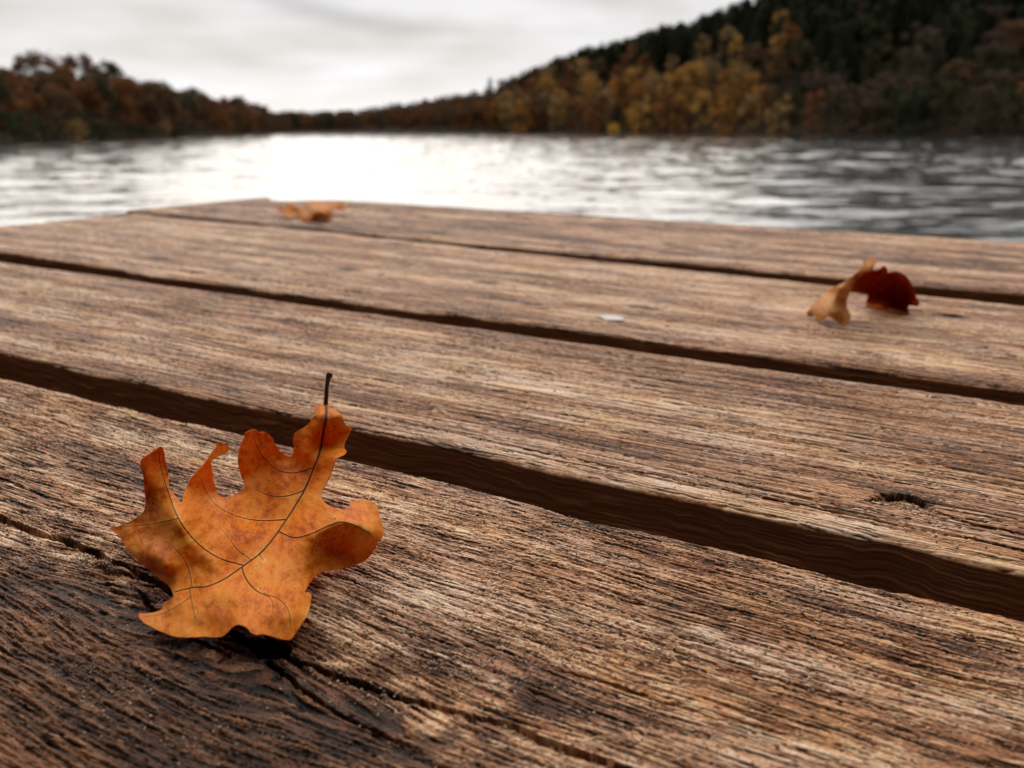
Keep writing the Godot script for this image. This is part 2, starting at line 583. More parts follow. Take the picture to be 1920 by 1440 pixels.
func mass(called: String, which: int, kind: String, tint: String, label: String) -> void:
	var where := []
	if which == 0:
		for i in 1800:
			var x := rng.randf_range(-5.0, 260.0)
			var d := rng.randf_range(62.0 - 24.0 * smoothstep(85.0, 125.0, x), 120.0)
			var shore := 388.0 - 1.02 * minf(x, 110.0) - 0.35 * maxf(x - 110.0, 0.0)
			where.append(Vector3(x, 0, -(shore + d / 0.72)))
	elif which == 3:
		for i in 300:
			var az := rng.randf_range(-1.75, 1.75)
			var dist := rng.randf_range(9.5, 34.0)
			where.append(Vector3(sin(az) * dist, 0, cos(az) * dist))
	elif which == 2:
		for i in 420:
			where.append(Vector3(rng.randf_range(-150.0, 40.0), 0, rng.randf_range(-460.0, -410.0)))
	else:
		for i in 620:
			var z := rng.randf_range(-420.0, -34.0)
			where.append(Vector3(-((66.0 if z > -84.0 else 76.0) + clampf((-z - 110.0) * 0.165, 0.0, 60.0) + rng.randf() * 32.0), 0, z))
	var mm := MultiMesh.new()
	mm.transform_format = MultiMesh.TRANSFORM_3D
	mm.mesh = protos[kind][0 if kind == "fir" else 4][1]
	mm.instance_count = where.size()
	for i in where.size():
		var p: Vector3 = where[i]
		p.y = hill_height(which, p.x, p.z)
		var s := rng.randf_range(0.8, 1.08) if which == 0 else rng.randf_range(1.0, 1.3) if which == 3 else rng.randf_range(0.55, 0.7) if which == 2 else rng.randf_range(0.45, 0.58) * (1.25 if p.z < -130.0 and p.z > -330.0 else 1.0)
		mm.set_instance_transform(i, Transform3D(Basis(Vector3.UP, rng.randf() * TAU).scaled(Vector3.ONE * s), p))
	var o := MultiMeshInstance3D.new()
	o.name = called
	o.multimesh = mm
	o.material_override = tints[tint]
	add_child(o, true)
	tag(o, label, "", "", "stuff")


# ==================================================================== the dock
# dock axes: x along the planks, -z across them away from the camera; w below means -z
var dock_frame := Transform3D()
var height_a := {}          # the near planks' relief, for what lies on them
var height_b := {}

# colour, relief in mm, and their size for one plank's upper face
func wood(q: Dictionary) -> Dictionary:
	var w: int = q.px[0]
	var h: int = q.px[1]
	var mx: float = q.len / w * 1000.0          # mm per pixel
	var my: float = q.wid / h * 1000.0
	var e0: float = q.long
	var rings := streaks(w, h, 60.0 * e0 / mx, 2.6 / my, q.seed, 3)
	var fine := streaks(w, h, 18.0 * e0 / mx, 0.75 / my, q.seed + 1, 3)
	var fibre := streaks(w, h, 6.0 * e0 / mx, maxf(0.40 / my, 1.3), q.seed + 2, 2)
	var slit := streaks(w, h, 38.0 * e0 / mx, 1.5 / my, q.seed + 5, 3)
	var broken := streaks(w, h, 9.0 / mx, 2.2 / my, q.seed + 3, 4)
	var grain := streaks(w, h, 1.0 / mx, maxf(0.38 / my, 1.3), q.seed + 4, 2)
	# slow maps at an eighth of the size: how far the grain is pushed aside, how dark with dirt and painted shade, how rough
	var lw := w / 8
	var lh := h / 8
	var shift := PackedFloat32Array()
	var dirt_and_shade := PackedFloat32Array()
	var pale := PackedFloat32Array()
	var hue := PackedFloat32Array()
	var rough := PackedFloat32Array()
	var nw := noise(q.seed + 10, 1.0, 3)
	var nd := noise(q.seed + 11, 1.0, 4)
	var np := noise(q.seed + 12, 1.0, 4)
	for y in lh:
		for x in lw:
			var a: float = q.a0 + q.len * (x + 0.5) / lw
			var ww: float = q.w0 + q.wid * (y + 0.5) / lh
			var s: float = nw.get_noise_2d(a * 7.0, ww * 22.0) * q.wave
			var d := 0.0
			var ro := 0.0
			for k in q.knots:
				var da: float = (a - k[0]) / k[2]
				var dw: float = (ww - k[1]) / k[3]
				var g := exp(-da * da) * exp(-absf(dw))
				s -= k[4] * g * tanh(dw * 2.5)
				d += k[5] * exp(-(da * da * 3.0 + dw * dw * 2.0))
				ro += 0.7 * exp(-(da * da + dw * dw))
			for k in q.stains_and_shade:
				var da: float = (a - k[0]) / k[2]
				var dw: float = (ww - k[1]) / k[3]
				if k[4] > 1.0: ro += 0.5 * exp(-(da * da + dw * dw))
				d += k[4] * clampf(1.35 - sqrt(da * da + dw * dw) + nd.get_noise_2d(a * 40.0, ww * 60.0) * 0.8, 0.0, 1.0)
			shift.append(s * 1000.0 / my)
			dirt_and_shade.append(clampf(d + maxf(0.0, nd.get_noise_2d(a * 16.0, ww * 34.0) - q.clean) * 1.9, 0.0, 1.0))
			pale.append(np.get_noise_2d(a * 11.0 / e0, ww * 40.0))
			hue.append(clampf(0.34 + nd.get_noise_2d(a * 14.0 + 9.0, ww * 50.0 + 4.0) * 1.2 + q.warm * smoothstep(-0.10, 0.10, a), 0.0, 1.0))
			rough.append(q.rough * (1.0 + 1.2 * np.get_noise_2d(a * 9.0 + 50.0, ww * 18.0)) + ro)
	shift = upsampled(shift, lw, lh, w, h)
	dirt_and_shade = upsampled(dirt_and_shade, lw, lh, w, h)
	hue = upsampled(hue, lw, lh, w, h)
	pale = upsampled(pale, lw, lh, w, h)
	rough = upsampled(rough, lw, lh, w, h)
	var warm := gradient_bytes([[0.0, Color8(18, 11, 7)], [0.25, Color8(68, 43, 29)], [0.5, Color8(152, 103, 73)], [0.75, Color8(216, 167, 131)], [1.0, Color8(250, 224, 198)]])
	var amber := gradient_bytes([[0.0, Color8(26, 14, 7)], [0.25, Color8(76, 44, 22)], [0.5, Color8(162, 100, 58)], [0.75, Color8(216, 158, 108)], [1.0, Color8(246, 212, 168)]])
	var grey := gradient_bytes([[0.0, Color8(18, 12, 9)], [0.25, Color8(46, 33, 24)], [0.5, Color8(86, 63, 46)], [0.75, Color8(132, 99, 72)], [1.0, Color8(184, 146, 112)]])
	var rgb := PackedByteArray()
	rgb.resize(w * h * 3)
	var relief := PackedFloat32Array()
	relief.resize(w * h)
	var amp: float = q.relief
	var light: float = q.light
	var top := h - 1
	for y in h:
		for x in w:
			var i := y * w + x
			var yy := clampi(int(y + shift[i]), 0, top)
			var j := yy * w + x
			var r := rings[j] * 0.003922
			var f := fine[j] * 0.003922
			var b := fibre[j] * 0.003922
			var k := broken[j] * 0.003922
			var g := grain[i] * 0.003922
			var ro := rough[i]
			# drying checks: thin slits that come and go along the fibre
			var z := slit[j] * 0.003922
			var check := clampf(1.0 - absf(z - 0.60) * 34.0, 0.0, 1.0) * clampf((0.62 - k) * 6.0, 0.0, 1.0)
			# the soft early wood has weathered away into furrows
			var furrow := clampf((0.50 - absf(r - 0.5) * 9.0) * 1.6 + (k - 0.55) * 2.0, 0.0, 1.0)
			var thin := clampf((0.40 - f) * 5.0 + (k - 0.5), 0.0, 1.0)
			relief[i] = amp * ((f - 0.5) * 0.55 + (b - 0.5) * 0.30 - furrow * 0.42 - thin * 0.30 - check * 0.55 + (k - 0.5) * 0.7 * ro + (g - 0.5) * 0.28 * (0.5 + ro))
			var t := light + 0.04 + (b - 0.5) * 0.90 + (f - 0.5) * 0.72 + (g - 0.5) * 0.55 + pale[i] * 0.42 - furrow * 0.30 - thin * 0.34 - check * 0.60 + (k - 0.5) * 0.30
			var m := clampi(int(t * 255.0), 0, 255) * 3
			var e := dirt_and_shade[i]
			# grime and painted shade sit in ragged flecks that follow the fibre
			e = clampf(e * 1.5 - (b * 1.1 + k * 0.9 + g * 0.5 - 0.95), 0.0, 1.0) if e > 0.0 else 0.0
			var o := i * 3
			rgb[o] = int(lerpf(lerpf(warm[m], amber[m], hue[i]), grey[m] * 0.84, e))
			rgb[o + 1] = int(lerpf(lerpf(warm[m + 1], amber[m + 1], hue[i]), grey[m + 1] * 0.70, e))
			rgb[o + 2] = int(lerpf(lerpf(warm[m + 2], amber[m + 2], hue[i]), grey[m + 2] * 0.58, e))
	for c in q.cracks: crack(relief, q, c, mx, my)
	for c in q.pits: pit(relief, q, c, mx, my)
	return {"rgb": rgb, "relief": relief, "w": w, "h": h, "a0": q.a0, "w0": q.w0, "len": q.len, "wid": q.wid}


# a split in the wood along a list of (a, w, width mm, depth mm)
func crack(relief: PackedFloat32Array, q: Dictionary, path: Array, mx: float, my: float) -> void:
	var w: int = q.px[0]
	var h: int = q.px[1]
	var n := noise(q.seed + 40 + path.size(), 1.0, 4)
	for s in path.size() - 1:
		var p = path[s]
		var e = path[s + 1]
		var x0 := int((p[0] - q.a0) / q.len * w)
		var x1 := int((e[0] - q.a0) / q.len * w)
		for x in range(maxi(x0, 0), mini(x1, w)):
			var f := float(x - x0) / maxi(x1 - x0, 1)
			var mm := x * mx
			var mid: float = lerpf(p[1], e[1], f) + n.get_noise_2d(mm * 0.05, 0.0) * 0.0012 + n.get_noise_2d(mm * 0.2, 7.0) * 0.0003
			var half: float = lerpf(p[2], e[2], f) * 0.5 * clampf(0.95 + n.get_noise_2d(mm * 0.06, 20.0) * 0.6, 0.5, 1.4)
			var deep: float = lerpf(p[3], e[3], f)
			var cy: float = (mid - q.w0) / q.wid * h
			var reach := half * 2.2 / my + 2.0
			for y in range(maxi(int(cy - reach), 0), mini(int(cy + reach) + 1, h)):
				var d := absf(y - cy) * my / maxf(half, 0.05)
				var v := 0.0
				if d < 1.0:
					v = deep * sqrt(1.0 - d * d * d * d)
					relief[y * w + x] *= 0.4
				elif d < 2.2: v = -0.12 * (2.2 - d)
				relief[y * w + x] -= v


# a hollow: a, w, radius a mm, radius w mm, depth mm, how far the floor slopes up towards the camera (0..1)
func pit(relief: PackedFloat32Array, q: Dictionary, c: Array, mx: float, my: float) -> void:
	var w: int = q.px[0]
	var h: int = q.px[1]
	var cx: float = (c[0] - q.a0) / q.len * w
	var cy: float = (c[1] - q.w0) / q.wid * h
	var n := noise(q.seed + 60, 0.35, 3)
	for y in range(maxi(int(cy - c[3] * 1.7 / my), 0), mini(int(cy + c[3] * 1.7 / my), h)):
		for x in range(maxi(int(cx - c[2] * 1.7 / mx), 0), mini(int(cx + c[2] * 1.7 / mx), w)):
			var da: float = (x - cx) * mx / c[2]
			var dw: float = (y - cy) * my / c[3]
			var d := sqrt(da * da + dw * dw) + n.get_noise_2d(x * mx, y * my) * 0.2
			if d < 1.15:
				var wall := 1.0 - smoothstep(0.7, 1.12, d)
				relief[y * w + x] = relief[y * w + x] * (1.0 - (0.8 if c[4] > 0.0 else 0.0) * wall) - c[4] * wall * lerpf(1.0, clampf(0.5 + dw * 0.75, 0.0, 1.0), c[5])


func sample(m: Dictionary, a: float, w: float) -> float:
	var x := posmod(int((a - m.a0) / m.len * m.w), m.w)
	var y := clampi(int((w - m.w0) / m.wid * m.h), 0, m.h - 1)
	return m.relief[y * m.w + x]


var side_tex: ImageTexture
var side_relief: ImageTexture

# the sawn edges: the same brown timber, with ragged paler flecks
func side_paint() -> ImageTexture:
	if side_tex: return side_tex
	var w := 1024
	var h := 256
	var fib := streaks(w, h, 40.0, 2.0, 501, 3)
	var big := streaks(w, h, 60.0, 16.0, 502, 4)
	var rgb := PackedByteArray()
	for i in w * h:
		var f := fib[i] / 255.0
		var b := big[i] / 255.0
		var fleck := clampf((b * 0.8 + f * 0.6 - 0.88) * 7.0, 0.0, 1.0)
		var base := Color8(92, 64, 46).lerp(Color8(168, 119, 86), f)
		var c := base.lerp(Color8(196, 148, 112), fleck * 0.7)
		rgb.append_array([c.r8, c.g8, c.b8])
	var rough_sawn := PackedByteArray()
	for i in w * h: rough_sawn.append(int(fib[i] * 0.6 + big[i] * 0.4))
	side_relief = ImageTexture.create_from_image(Image.create_from_data(w, h, false, Image.FORMAT_L8, rough_sawn))
	side_tex = ImageTexture.create_from_image(Image.create_from_data(w, h, false, Image.FORMAT_RGB8, rgb))
	return side_tex


func plank(q: Dictionary, parent: Node3D) -> Dictionary:
	var maps := wood(q)
	# colours: coarse relief is geometry, the rest of it a height map
	var im := Image.create_from_data(maps.w, maps.h, false, Image.FORMAT_RGB8, maps.rgb)
	var hb := PackedByteArray()
	hb.resize(maps.w * maps.h)
	for i in hb.size(): hb[i] = clampi(int(170.0 + maps.relief[i] * 100.0), 0, 255)
	var him := Image.create_from_data(maps.w, maps.h, false, Image.FORMAT_L8, hb)
	var top := StandardMaterial3D.new()
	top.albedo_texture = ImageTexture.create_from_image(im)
	top.roughness = 0.62
	top.metallic_specular = 0.42
	top.heightmap_enabled = true
	top.heightmap_texture = ImageTexture.create_from_image(him)
	top.heightmap_scale = 0.255 * q.bump
	var side := top.duplicate()
	side.albedo_texture = side_paint()
	side.heightmap_enabled = true
	side.heightmap_texture = side_relief
	side.heightmap_scale = 0.12
	side.roughness = 0.9
	side.metallic_specular = 0.3
	# rows across: down the near side, over the worn edge, the face, the far edge, down the far side
	var T := 0.042
	var R: float = q.edge
	var rows := []
	for d in [T, 0.034, 0.027, 0.021, 0.016, 0.011, 0.007, 0.004]: rows.append([0, 0.0, d])
	for k in 9:
		var t := PI * 0.5 * k / 8.0
		rows.append([1, R * (1.0 - cos(t)), R * 0.42 * (1.0 - sin(t))])
	var first_top := 8
	for k in q.nw: rows.append([2, (k + 1.0) / (q.nw + 1.0), 0.0])
	for k in 9:
		var t := PI * 0.5 * (8 - k) / 8.0
		rows.append([3, R * (1.0 - cos(t)), R * 0.42 * (1.0 - sin(t))])
	var last_top := rows.size() - 1
	for d in [0.004, 0.008, 0.012, 0.02, T]: rows.append([4, 0.0, d])
	var cols := []
	var a: float = q.left
	while a < q.fine0:
		cols.append(a)
		a += minf(0.012, q.fine0 - a + 1e-5)
	var na: int = q.na
	for k in na: cols.append(q.fine0 + (q.fine1 - q.fine0) * k / (na - 1.0))
	a = q.fine1 + 0.012
	while a < q.right:
		cols.append(a)
		a += 0.012
	var nr := rows.size()
	var v := PackedVector3Array()
	var uv := PackedVector2Array()
	v.resize(nr * cols.size())
	uv.resize(nr * cols.size())
	var en := noise(q.seed + 80, 1.0, 4)
	var i := 0
	for c in cols:
		var near: float = q.near + en.get_noise_2d(c * 14.0, 0.0) * 0.0016 + en.get_noise_2d(c * 120.0, 5.0) * 0.0006
		var far: float = q.far + q.far_slope * c + en.get_noise_2d(c * 14.0, 30.0) * 0.0016 + en.get_noise_2d(c * 120.0, 35.0) * 0.0006
		for k in q.bites: 
			var g: float = exp(-pow((c - k[0]) / k[1], 2.0)) * k[2]
			if k[3] < 0: near += g
			else: far -= g
		var pull := 1.0 - smoothstep(0.0, 0.30, c - q.left)
		for r in rows:
			var w := 0.0
			var y := 0.0
			match r[0]:
				0:
					w = near
					y = -r[2]
				1:
					w = near + r[1]
					y = -r[2]
				2:
					w = lerpf(near + R, far - R, r[1])
				3:
					w = far - r[1]
					y = -r[2]
				4:
					w = far
					y = -r[2]
			var aa: float = c + q.skew * (w - q.near) * pull
			var keep := 1.0 if r[0] == 2 else clampf(1.0 - r[2] / 0.0045, 0.0, 1.0)
			y += sample(maps, aa, w) * 0.001 * keep
			v[i] = Vector3(aa, y, -w)
			uv[i] = Vector2((aa - q.a0) / q.len, ((w - q.w0) + (r[2] if r[0] == 0 else -r[2] if r[0] == 4 else 0.0) * 1.0) / q.wid)
			i += 1
	var nrm := PackedVector3Array()
	nrm.resize(v.size())
	var nc := cols.size()
	for c in nc:
		var cl := maxi(c - 1, 0) * nr
		var cr := mini(c + 1, nc - 1) * nr
		for r in nr:
			var up := mini(r + 1, nr - 1)
			var dn := maxi(r - 1, 0)
			nrm[c * nr + r] = (v[cr + r] - v[cl + r]).cross(v[c * nr + up] - v[c * nr + dn]).normalized()
	var it := PackedInt32Array()
	var isd := PackedInt32Array()
	for c in nc - 1:
		for r in nr - 1:
			var p := c * nr + r
			if r >= first_top and r < last_top: it.append_array([p, p + 1, p + nr, p + 1, p + nr + 1, p + nr])
			else: isd.append_array([p, p + 1, p + nr, p + 1, p + nr + 1, p + nr])
	# underside and the two sawn ends
	for c in nc - 1:
		var p := c * nr
		var o := c * nr + nr - 1
		isd.append_array([p, p + nr, o, o, p + nr, o + nr])
	for c in [0, nc - 1]:
		for r in range(1, nr - 1):
			if c == 0: isd.append_array([c * nr, c * nr + r + 1, c * nr + r])
			else: isd.append_array([c * nr, c * nr + r, c * nr + r + 1])
	var mesh := ArrayMesh.new()
	surf(mesh, v, nrm, uv, it)
	surf(mesh, v, nrm, uv, isd)
	put("plank", mesh, [top, side], parent)
	return maps


func build_dock() -> void:
	dock_frame = deck * Transform3D(Basis(Vector3(0.90408, 0, 0.42736), Vector3.UP, Vector3(-0.42736, 0, 0.90408)), Vector3.ZERO)
	var dock := Node3D.new()
	dock.name = "wooden_dock"
	add_child(dock)
	dock.transform = dock_frame
	tag(dock, "weathered brown timber dock of wide planks with dark gaps, lying over the lake", "dock")
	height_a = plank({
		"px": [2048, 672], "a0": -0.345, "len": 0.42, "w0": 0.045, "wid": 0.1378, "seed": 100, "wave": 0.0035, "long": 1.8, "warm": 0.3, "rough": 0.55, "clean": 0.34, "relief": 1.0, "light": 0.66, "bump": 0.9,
		"knots": [[-0.112, 0.092, 0.055, 0.036, 0.010, 0.35], [-0.02, 0.066, 0.03, 0.012, 0.006, 0.2]],
		"stains_and_shade": [[-0.1055, 0.0985, 0.011, 0.007, 1.2], [-0.15, 0.066, 0.12, 0.044, 1.3], [-0.09, 0.086, 0.035, 0.014, 0.9], [-0.20, 0.10, 0.03, 0.006, 0.3], [-0.262, 0.132, 0.03, 0.012, 0.45], [-0.045, 0.112, 0.012, 0.004, 0.5]],  # first entry paints the shade in the hollow under the leaf, over rotten wood
		"cracks": [
			[[-0.30, 0.114, 0.8, 0.8], [-0.2147, 0.1088, 1.9, 4.0], [-0.1757, 0.1083, 2.2, 5.0], [-0.1465, 0.1053, 1.6, 4.5], [-0.1085, 0.0985, 2.4, 6.0], [-0.0967, 0.0985, 1.6, 7.0], [-0.072, 0.0993, 1.3, 7.0], [-0.0483, 0.1016, 1.5, 8.0], [-0.0267, 0.1016, 1.4, 7.5], [0.02, 0.1045, 0.9, 4.0], [0.07, 0.106, 0.6, 1.0]],
			[[-0.104, 0.0965, 1.6, 4.0], [-0.0905, 0.0925, 1.1, 3.0], [-0.078, 0.0905, 0.8, 1.6], [-0.06, 0.0895, 0.4, 0.6]],
			[[-0.155, 0.1035, 0.6, 1.0], [-0.142, 0.098, 1.6, 2.2], [-0.128, 0.0955, 1.3, 1.8], [-0.112, 0.0935, 0.5, 0.8]],
			[[-0.33, 0.128, 0.5, 0.5], [-0.24, 0.124, 0.9, 1.0], [-0.19, 0.122, 0.4, 0.4]],
			[[-0.055, 0.121, 0.4, 0.5], [-0.03, 0.1205, 0.8, 0.9], [0.0, 0.123, 0.5, 0.6]], [[-0.05, 0.138, 0.4, 0.5], [-0.015, 0.1365, 0.8, 1.0], [0.03, 0.139, 0.4, 0.5]],
			[[-0.075, 0.129, 0.3, 0.4], [-0.05, 0.128, 0.7, 0.8], [-0.028, 0.129, 0.3, 0.4]], [[0.0, 0.1125, 0.4, 0.4], [0.02, 0.1135, 0.8, 0.9], [0.06, 0.116, 0.5, 0.5]],
			[[-0.12, 0.158, 0.3, 0.3], [-0.085, 0.1555, 0.7, 0.7], [-0.05, 0.1565, 0.4, 0.4]], [[-0.02, 0.155, 0.3, 0.3], [0.02, 0.154, 0.6, 0.7], [0.06, 0.156, 0.4, 0.4]],
		],
		"pits": [[-0.1060, 0.0995, 4.6, 2.6, 10.0, 0.0], [-0.163, 0.1052, 6.5, 1.5, -1.5, 0.0], [-0.152, 0.1005, 8.0, 1.8, -1.2, 0.0]],
		"near": 0.046, "far": 0.1825, "far_slope": 0.0, "edge": 0.0030, "nw": 330, "na": 1000, "fine0": -0.345, "fine1": 0.075, "left": -0.80, "right": 0.9, "skew": 0.0,
		"bites": [[-0.23, 0.012, 0.0012, 1], [-0.06, 0.01, 0.001, 1], [0.01, 0.006, 0.0012, 1]],
	}, dock)
	height_b = plank({
		"px": [2048, 448], "a0": -0.60, "len": 0.70, "w0": 0.205, "wid": 0.132, "seed": 200, "wave": 0.0012, "long": 4.0, "warm": 0.35, "rough": 0.12, "clean": 0.36, "relief": 0.75, "light": 0.66, "bump": 1.0,
		"knots": [[0.03, 0.232, 0.03, 0.008, 0.002, 0.2]],
		"stains_and_shade": [[0.0205, 0.2345, 0.010, 0.003, 1.0], [-0.55, 0.30, 0.09, 0.03, 0.35], [0.06, 0.27, 0.06, 0.03, 0.3], [-0.2, 0.27, 0.05, 0.008, 0.2]],
		"cracks": [[[-0.22, 0.2165, 0.4, 0.5], [-0.05, 0.2150, 0.9, 1.4], [0.03, 0.2155, 1.0, 1.6], [0.09, 0.217, 0.8, 1.0]], [[0.0105, 0.2265, 0.6, 1.0], [0.0135, 0.2285, 1.8, 5.0], [0.0175, 0.2322, 2.0, 8.0], [0.0203, 0.2340, 2.2, 9.0], [0.0239, 0.2342, 2.2, 9.0], [0.0268, 0.2322, 2.0, 8.0], [0.0290, 0.2288, 1.4, 4.0], [0.0321, 0.2274, 0.9, 2.5], [0.0394, 0.2250, 0.9, 2.5], [0.06, 0.2240, 0.7, 1.4], [0.10, 0.2235, 0.5, 0.6]],
			[[-0.05, 0.2215, 0.4, 0.5], [0.0, 0.2205, 0.7, 0.8], [0.05, 0.2215, 0.5, 0.5]], [[-0.35, 0.25, 0.3, 0.3], [-0.25, 0.2485, 0.7, 0.7], [-0.12, 0.2495, 0.4, 0.4]], [[-0.08, 0.262, 0.3, 0.3], [0.0, 0.261, 0.7, 0.7], [0.09, 0.262, 0.5, 0.4]],
			[[-0.09, 0.244, 0.3, 0.3], [-0.02, 0.243, 0.7, 0.8], [0.08, 0.2445, 0.5, 0.5]], [[-0.5, 0.28, 0.4, 0.4], [-0.4, 0.279, 0.8, 0.6], [-0.3, 0.28, 0.4, 0.4]]],
		"pits": [[0.0212, 0.2305, 8.0, 4.5, 1.2, 0.0]],
		"near": 0.2055, "far": 0.3360, "far_slope": 0.003, "edge": 0.0050, "nw": 210, "na": 820, "fine0": -0.60, "fine1": 0.09, "left": -0.77, "right": 0.95, "skew": 0.0,
		"bites": [[-0.30, 0.015, -0.0015, -1], [0.02, 0.012, 0.0022, -1], [-0.12, 0.02, 0.0018, -1]],
	}, dock)
	plank({
		"px": [2048, 448], "a0": -0.74, "len": 0.84, "w0": 0.350, "wid": 0.168, "seed": 300, "wave": 0.0016, "long": 3.4, "warm": 0.2, "rough": 0.15, "clean": 0.30, "relief": 0.8, "light": 0.66, "bump": 1.0,
		"knots": [[-0.3224, 0.4195, 0.016, 0.007, 0.003, 1.4], [-0.3457, 0.5150, 0.02, 0.009, 0.002, 1.3], [-0.2182, 0.4256, 0.014, 0.007, 0.003, 1.4], [0.0464, 0.4658, 0.014, 0.006, 0.002, 1.5], [-0.30, 0.455, 0.02, 0.007, 0.002, 0.7]],
		"stains_and_shade": [[-0.62, 0.45, 0.1, 0.05, 0.35], [-0.45, 0.40, 0.07, 0.02, 0.3], [0.02, 0.41, 0.06, 0.02, 0.25]],
		"cracks": [[[-0.6, 0.372, 0.8, 1.0], [-0.4, 0.368, 1.6, 2.2], [-0.25, 0.37, 0.8, 0.8]], [[-0.2, 0.40, 0.4, 0.4], [-0.05, 0.398, 0.9, 0.8], [0.1, 0.40, 0.5, 0.5]]],
		"pits": [[0.0464, 0.4658, 4.5, 2.2, 4.0, 0.0]],
		"near": 0.3540, "far": 0.5130, "far_slope": -0.05, "edge": 0.0050, "nw": 130, "na": 560, "fine0": -0.70, "fine1": 0.10, "left": -0.742, "right": 1.0, "skew": 0.37,
		"bites": [[-0.24, 0.035, -0.0055, -1], [-0.33, 0.02, -0.0045, -1], [-0.42, 0.05, -0.004, -1], [-0.20, 0.012, 0.004, -1], [-0.6, 0.1, 0.004, -1], [-0.68, 0.12, 0.011, 1]],
	}, dock)
	plank({
		"px": [1536, 384], "a0": -0.70, "len": 0.84, "w0": 0.525, "wid": 0.225, "seed": 400, "wave": 0.0016, "long": 3.4, "warm": 0.2, "rough": 0.15, "clean": 0.26, "relief": 0.8, "light": 0.59, "bump": 1.0,
		"knots": [[-0.45, 0.655, 0.03, 0.01, 0.003, 0.7], [-0.31, 0.62, 0.02, 0.01, 0.002, 0.5]],
		"stains_and_shade": [[-0.6, 0.6, 0.1, 0.06, 0.4], [0.06, 0.62, 0.05, 0.02, 0.6], [-0.1, 0.6, 0.06, 0.03, 0.3]],
		"cracks": [], "pits": [],
		"near": 0.5410, "far": 0.7330, "far_slope": 0.045, "edge": 0.0050, "nw": 110, "na": 440, "fine0": -0.68, "fine1": 0.14, "left": -0.70, "right": 1.05, "skew": 0.40,
		"bites": [[-0.66, 0.16, 0.006, -1], [-0.66, 0.035, 0.03, 1]],
	}, dock)
	# posts in the lake bed
	for x in [-0.5, 0.55]:
		for z in [-0.10, -0.66]:
			var c := CylinderMesh.new()
			c.top_radius = 0.055
			c.bottom_radius = 0.06
			c.height = 2.2
			c.radial_segments = 20
			var o := put("post", c, [mat(lin(0.05, 0.038, 0.028), 0.9, 0.3)], dock)
			o.position = Vector3(x, -1.235, z)
	# two bearers under the planks
	for x in [-0.5, 0.55]:
		var b := BoxMesh.new()
		b.size = Vector3(0.09, 0.09, 0.74)
		var o := put("bearer", b, [mat(lin(0.05, 0.038, 0.028), 0.9, 0.3)], dock)
		o.position = Vector3(x, -0.0885, -0.40)


# ==================================================================== leaves
class Sheet:
	# a smooth surface through scattered heights (thin plate)
	var cx := PackedFloat64Array()
	var cy := PackedFloat64Array()
	var wt := PackedFloat64Array()

	func _init(pts: Array) -> void:
		var n := pts.size() / 3
		for i in n:
			cx.append(pts[i * 3])
			cy.append(pts[i * 3 + 1])
		var m := n + 3
		var A := []
		for i in m:
			var row := PackedFloat64Array()
			row.resize(m + 1)
			A.append(row)
		for i in n:
			for j in n:
				var r2 := pow(cx[i] - cx[j], 2) + pow(cy[i] - cy[j], 2)
				A[i][j] = r2 * log(r2) if r2 > 1e-9 else 0.02
			for j in 3:
				var q: float = [1.0, cx[i], cy[i]][j]
				A[i][n + j] = q
				A[n + j][i] = q
			A[i][m] = pts[i * 3 + 2]
		for k in m:
			var best := k
			for i in range(k + 1, m):
				if absf(A[i][k]) > absf(A[best][k]): best = i
			var t = A[k]
			A[k] = A[best]
			A[best] = t
			var pk: PackedFloat64Array = A[k]
			for i in range(k + 1, m):
				var ri: PackedFloat64Array = A[i]
				var f := ri[k] / pk[k]
				if f == 0.0: continue
				for j in range(k, m + 1): ri[j] -= f * pk[j]
				A[i] = ri
		wt.resize(m)
		for k in range(m - 1, -1, -1):
			var s: float = A[k][m]
			for j in range(k + 1, m): s -= A[k][j] * wt[j]
			wt[k] = s / A[k][k]

	func at(x: float, y: float) -> float:
		var n := cx.size()
		var s := wt[n] + wt[n + 1] * x + wt[n + 2] * y
		for i in n:
			var dx := x - cx[i]
			var dy := y - cy[i]
			var r2 := dx * dx + dy * dy
			if r2 > 1e-9: s += wt[i] * r2 * log(r2)
		return s


func points(flat: Array) -> PackedVector2Array:
	var out := PackedVector2Array()
	for i in flat.size() / 2: out.append(Vector2(flat[i * 2], flat[i * 2 + 1]))
	return out


# a rounded line through the corners given (Catmull-Rom), every STEP millimetres or so
func rounded(p: PackedVector2Array, closed: bool, step: float) -> PackedVector2Array:
	var out := PackedVector2Array()
	var n := p.size()
	for i in (n if closed else n - 1):
		var a := p[(i - 1 + n) % n] if closed else p[maxi(i - 1, 0)]
		var b := p[i]
		var c := p[(i + 1) % n]
		var d := p[(i + 2) % n] if closed else p[mini(i + 2, n - 1)]
		var k := maxi(1, int(ceil(b.distance_to(c) / step)))
		for j in k: out.append(b.cubic_interpolate(c, a, d, float(j) / k))
	if not closed: out.append(p[n - 1])
	return out


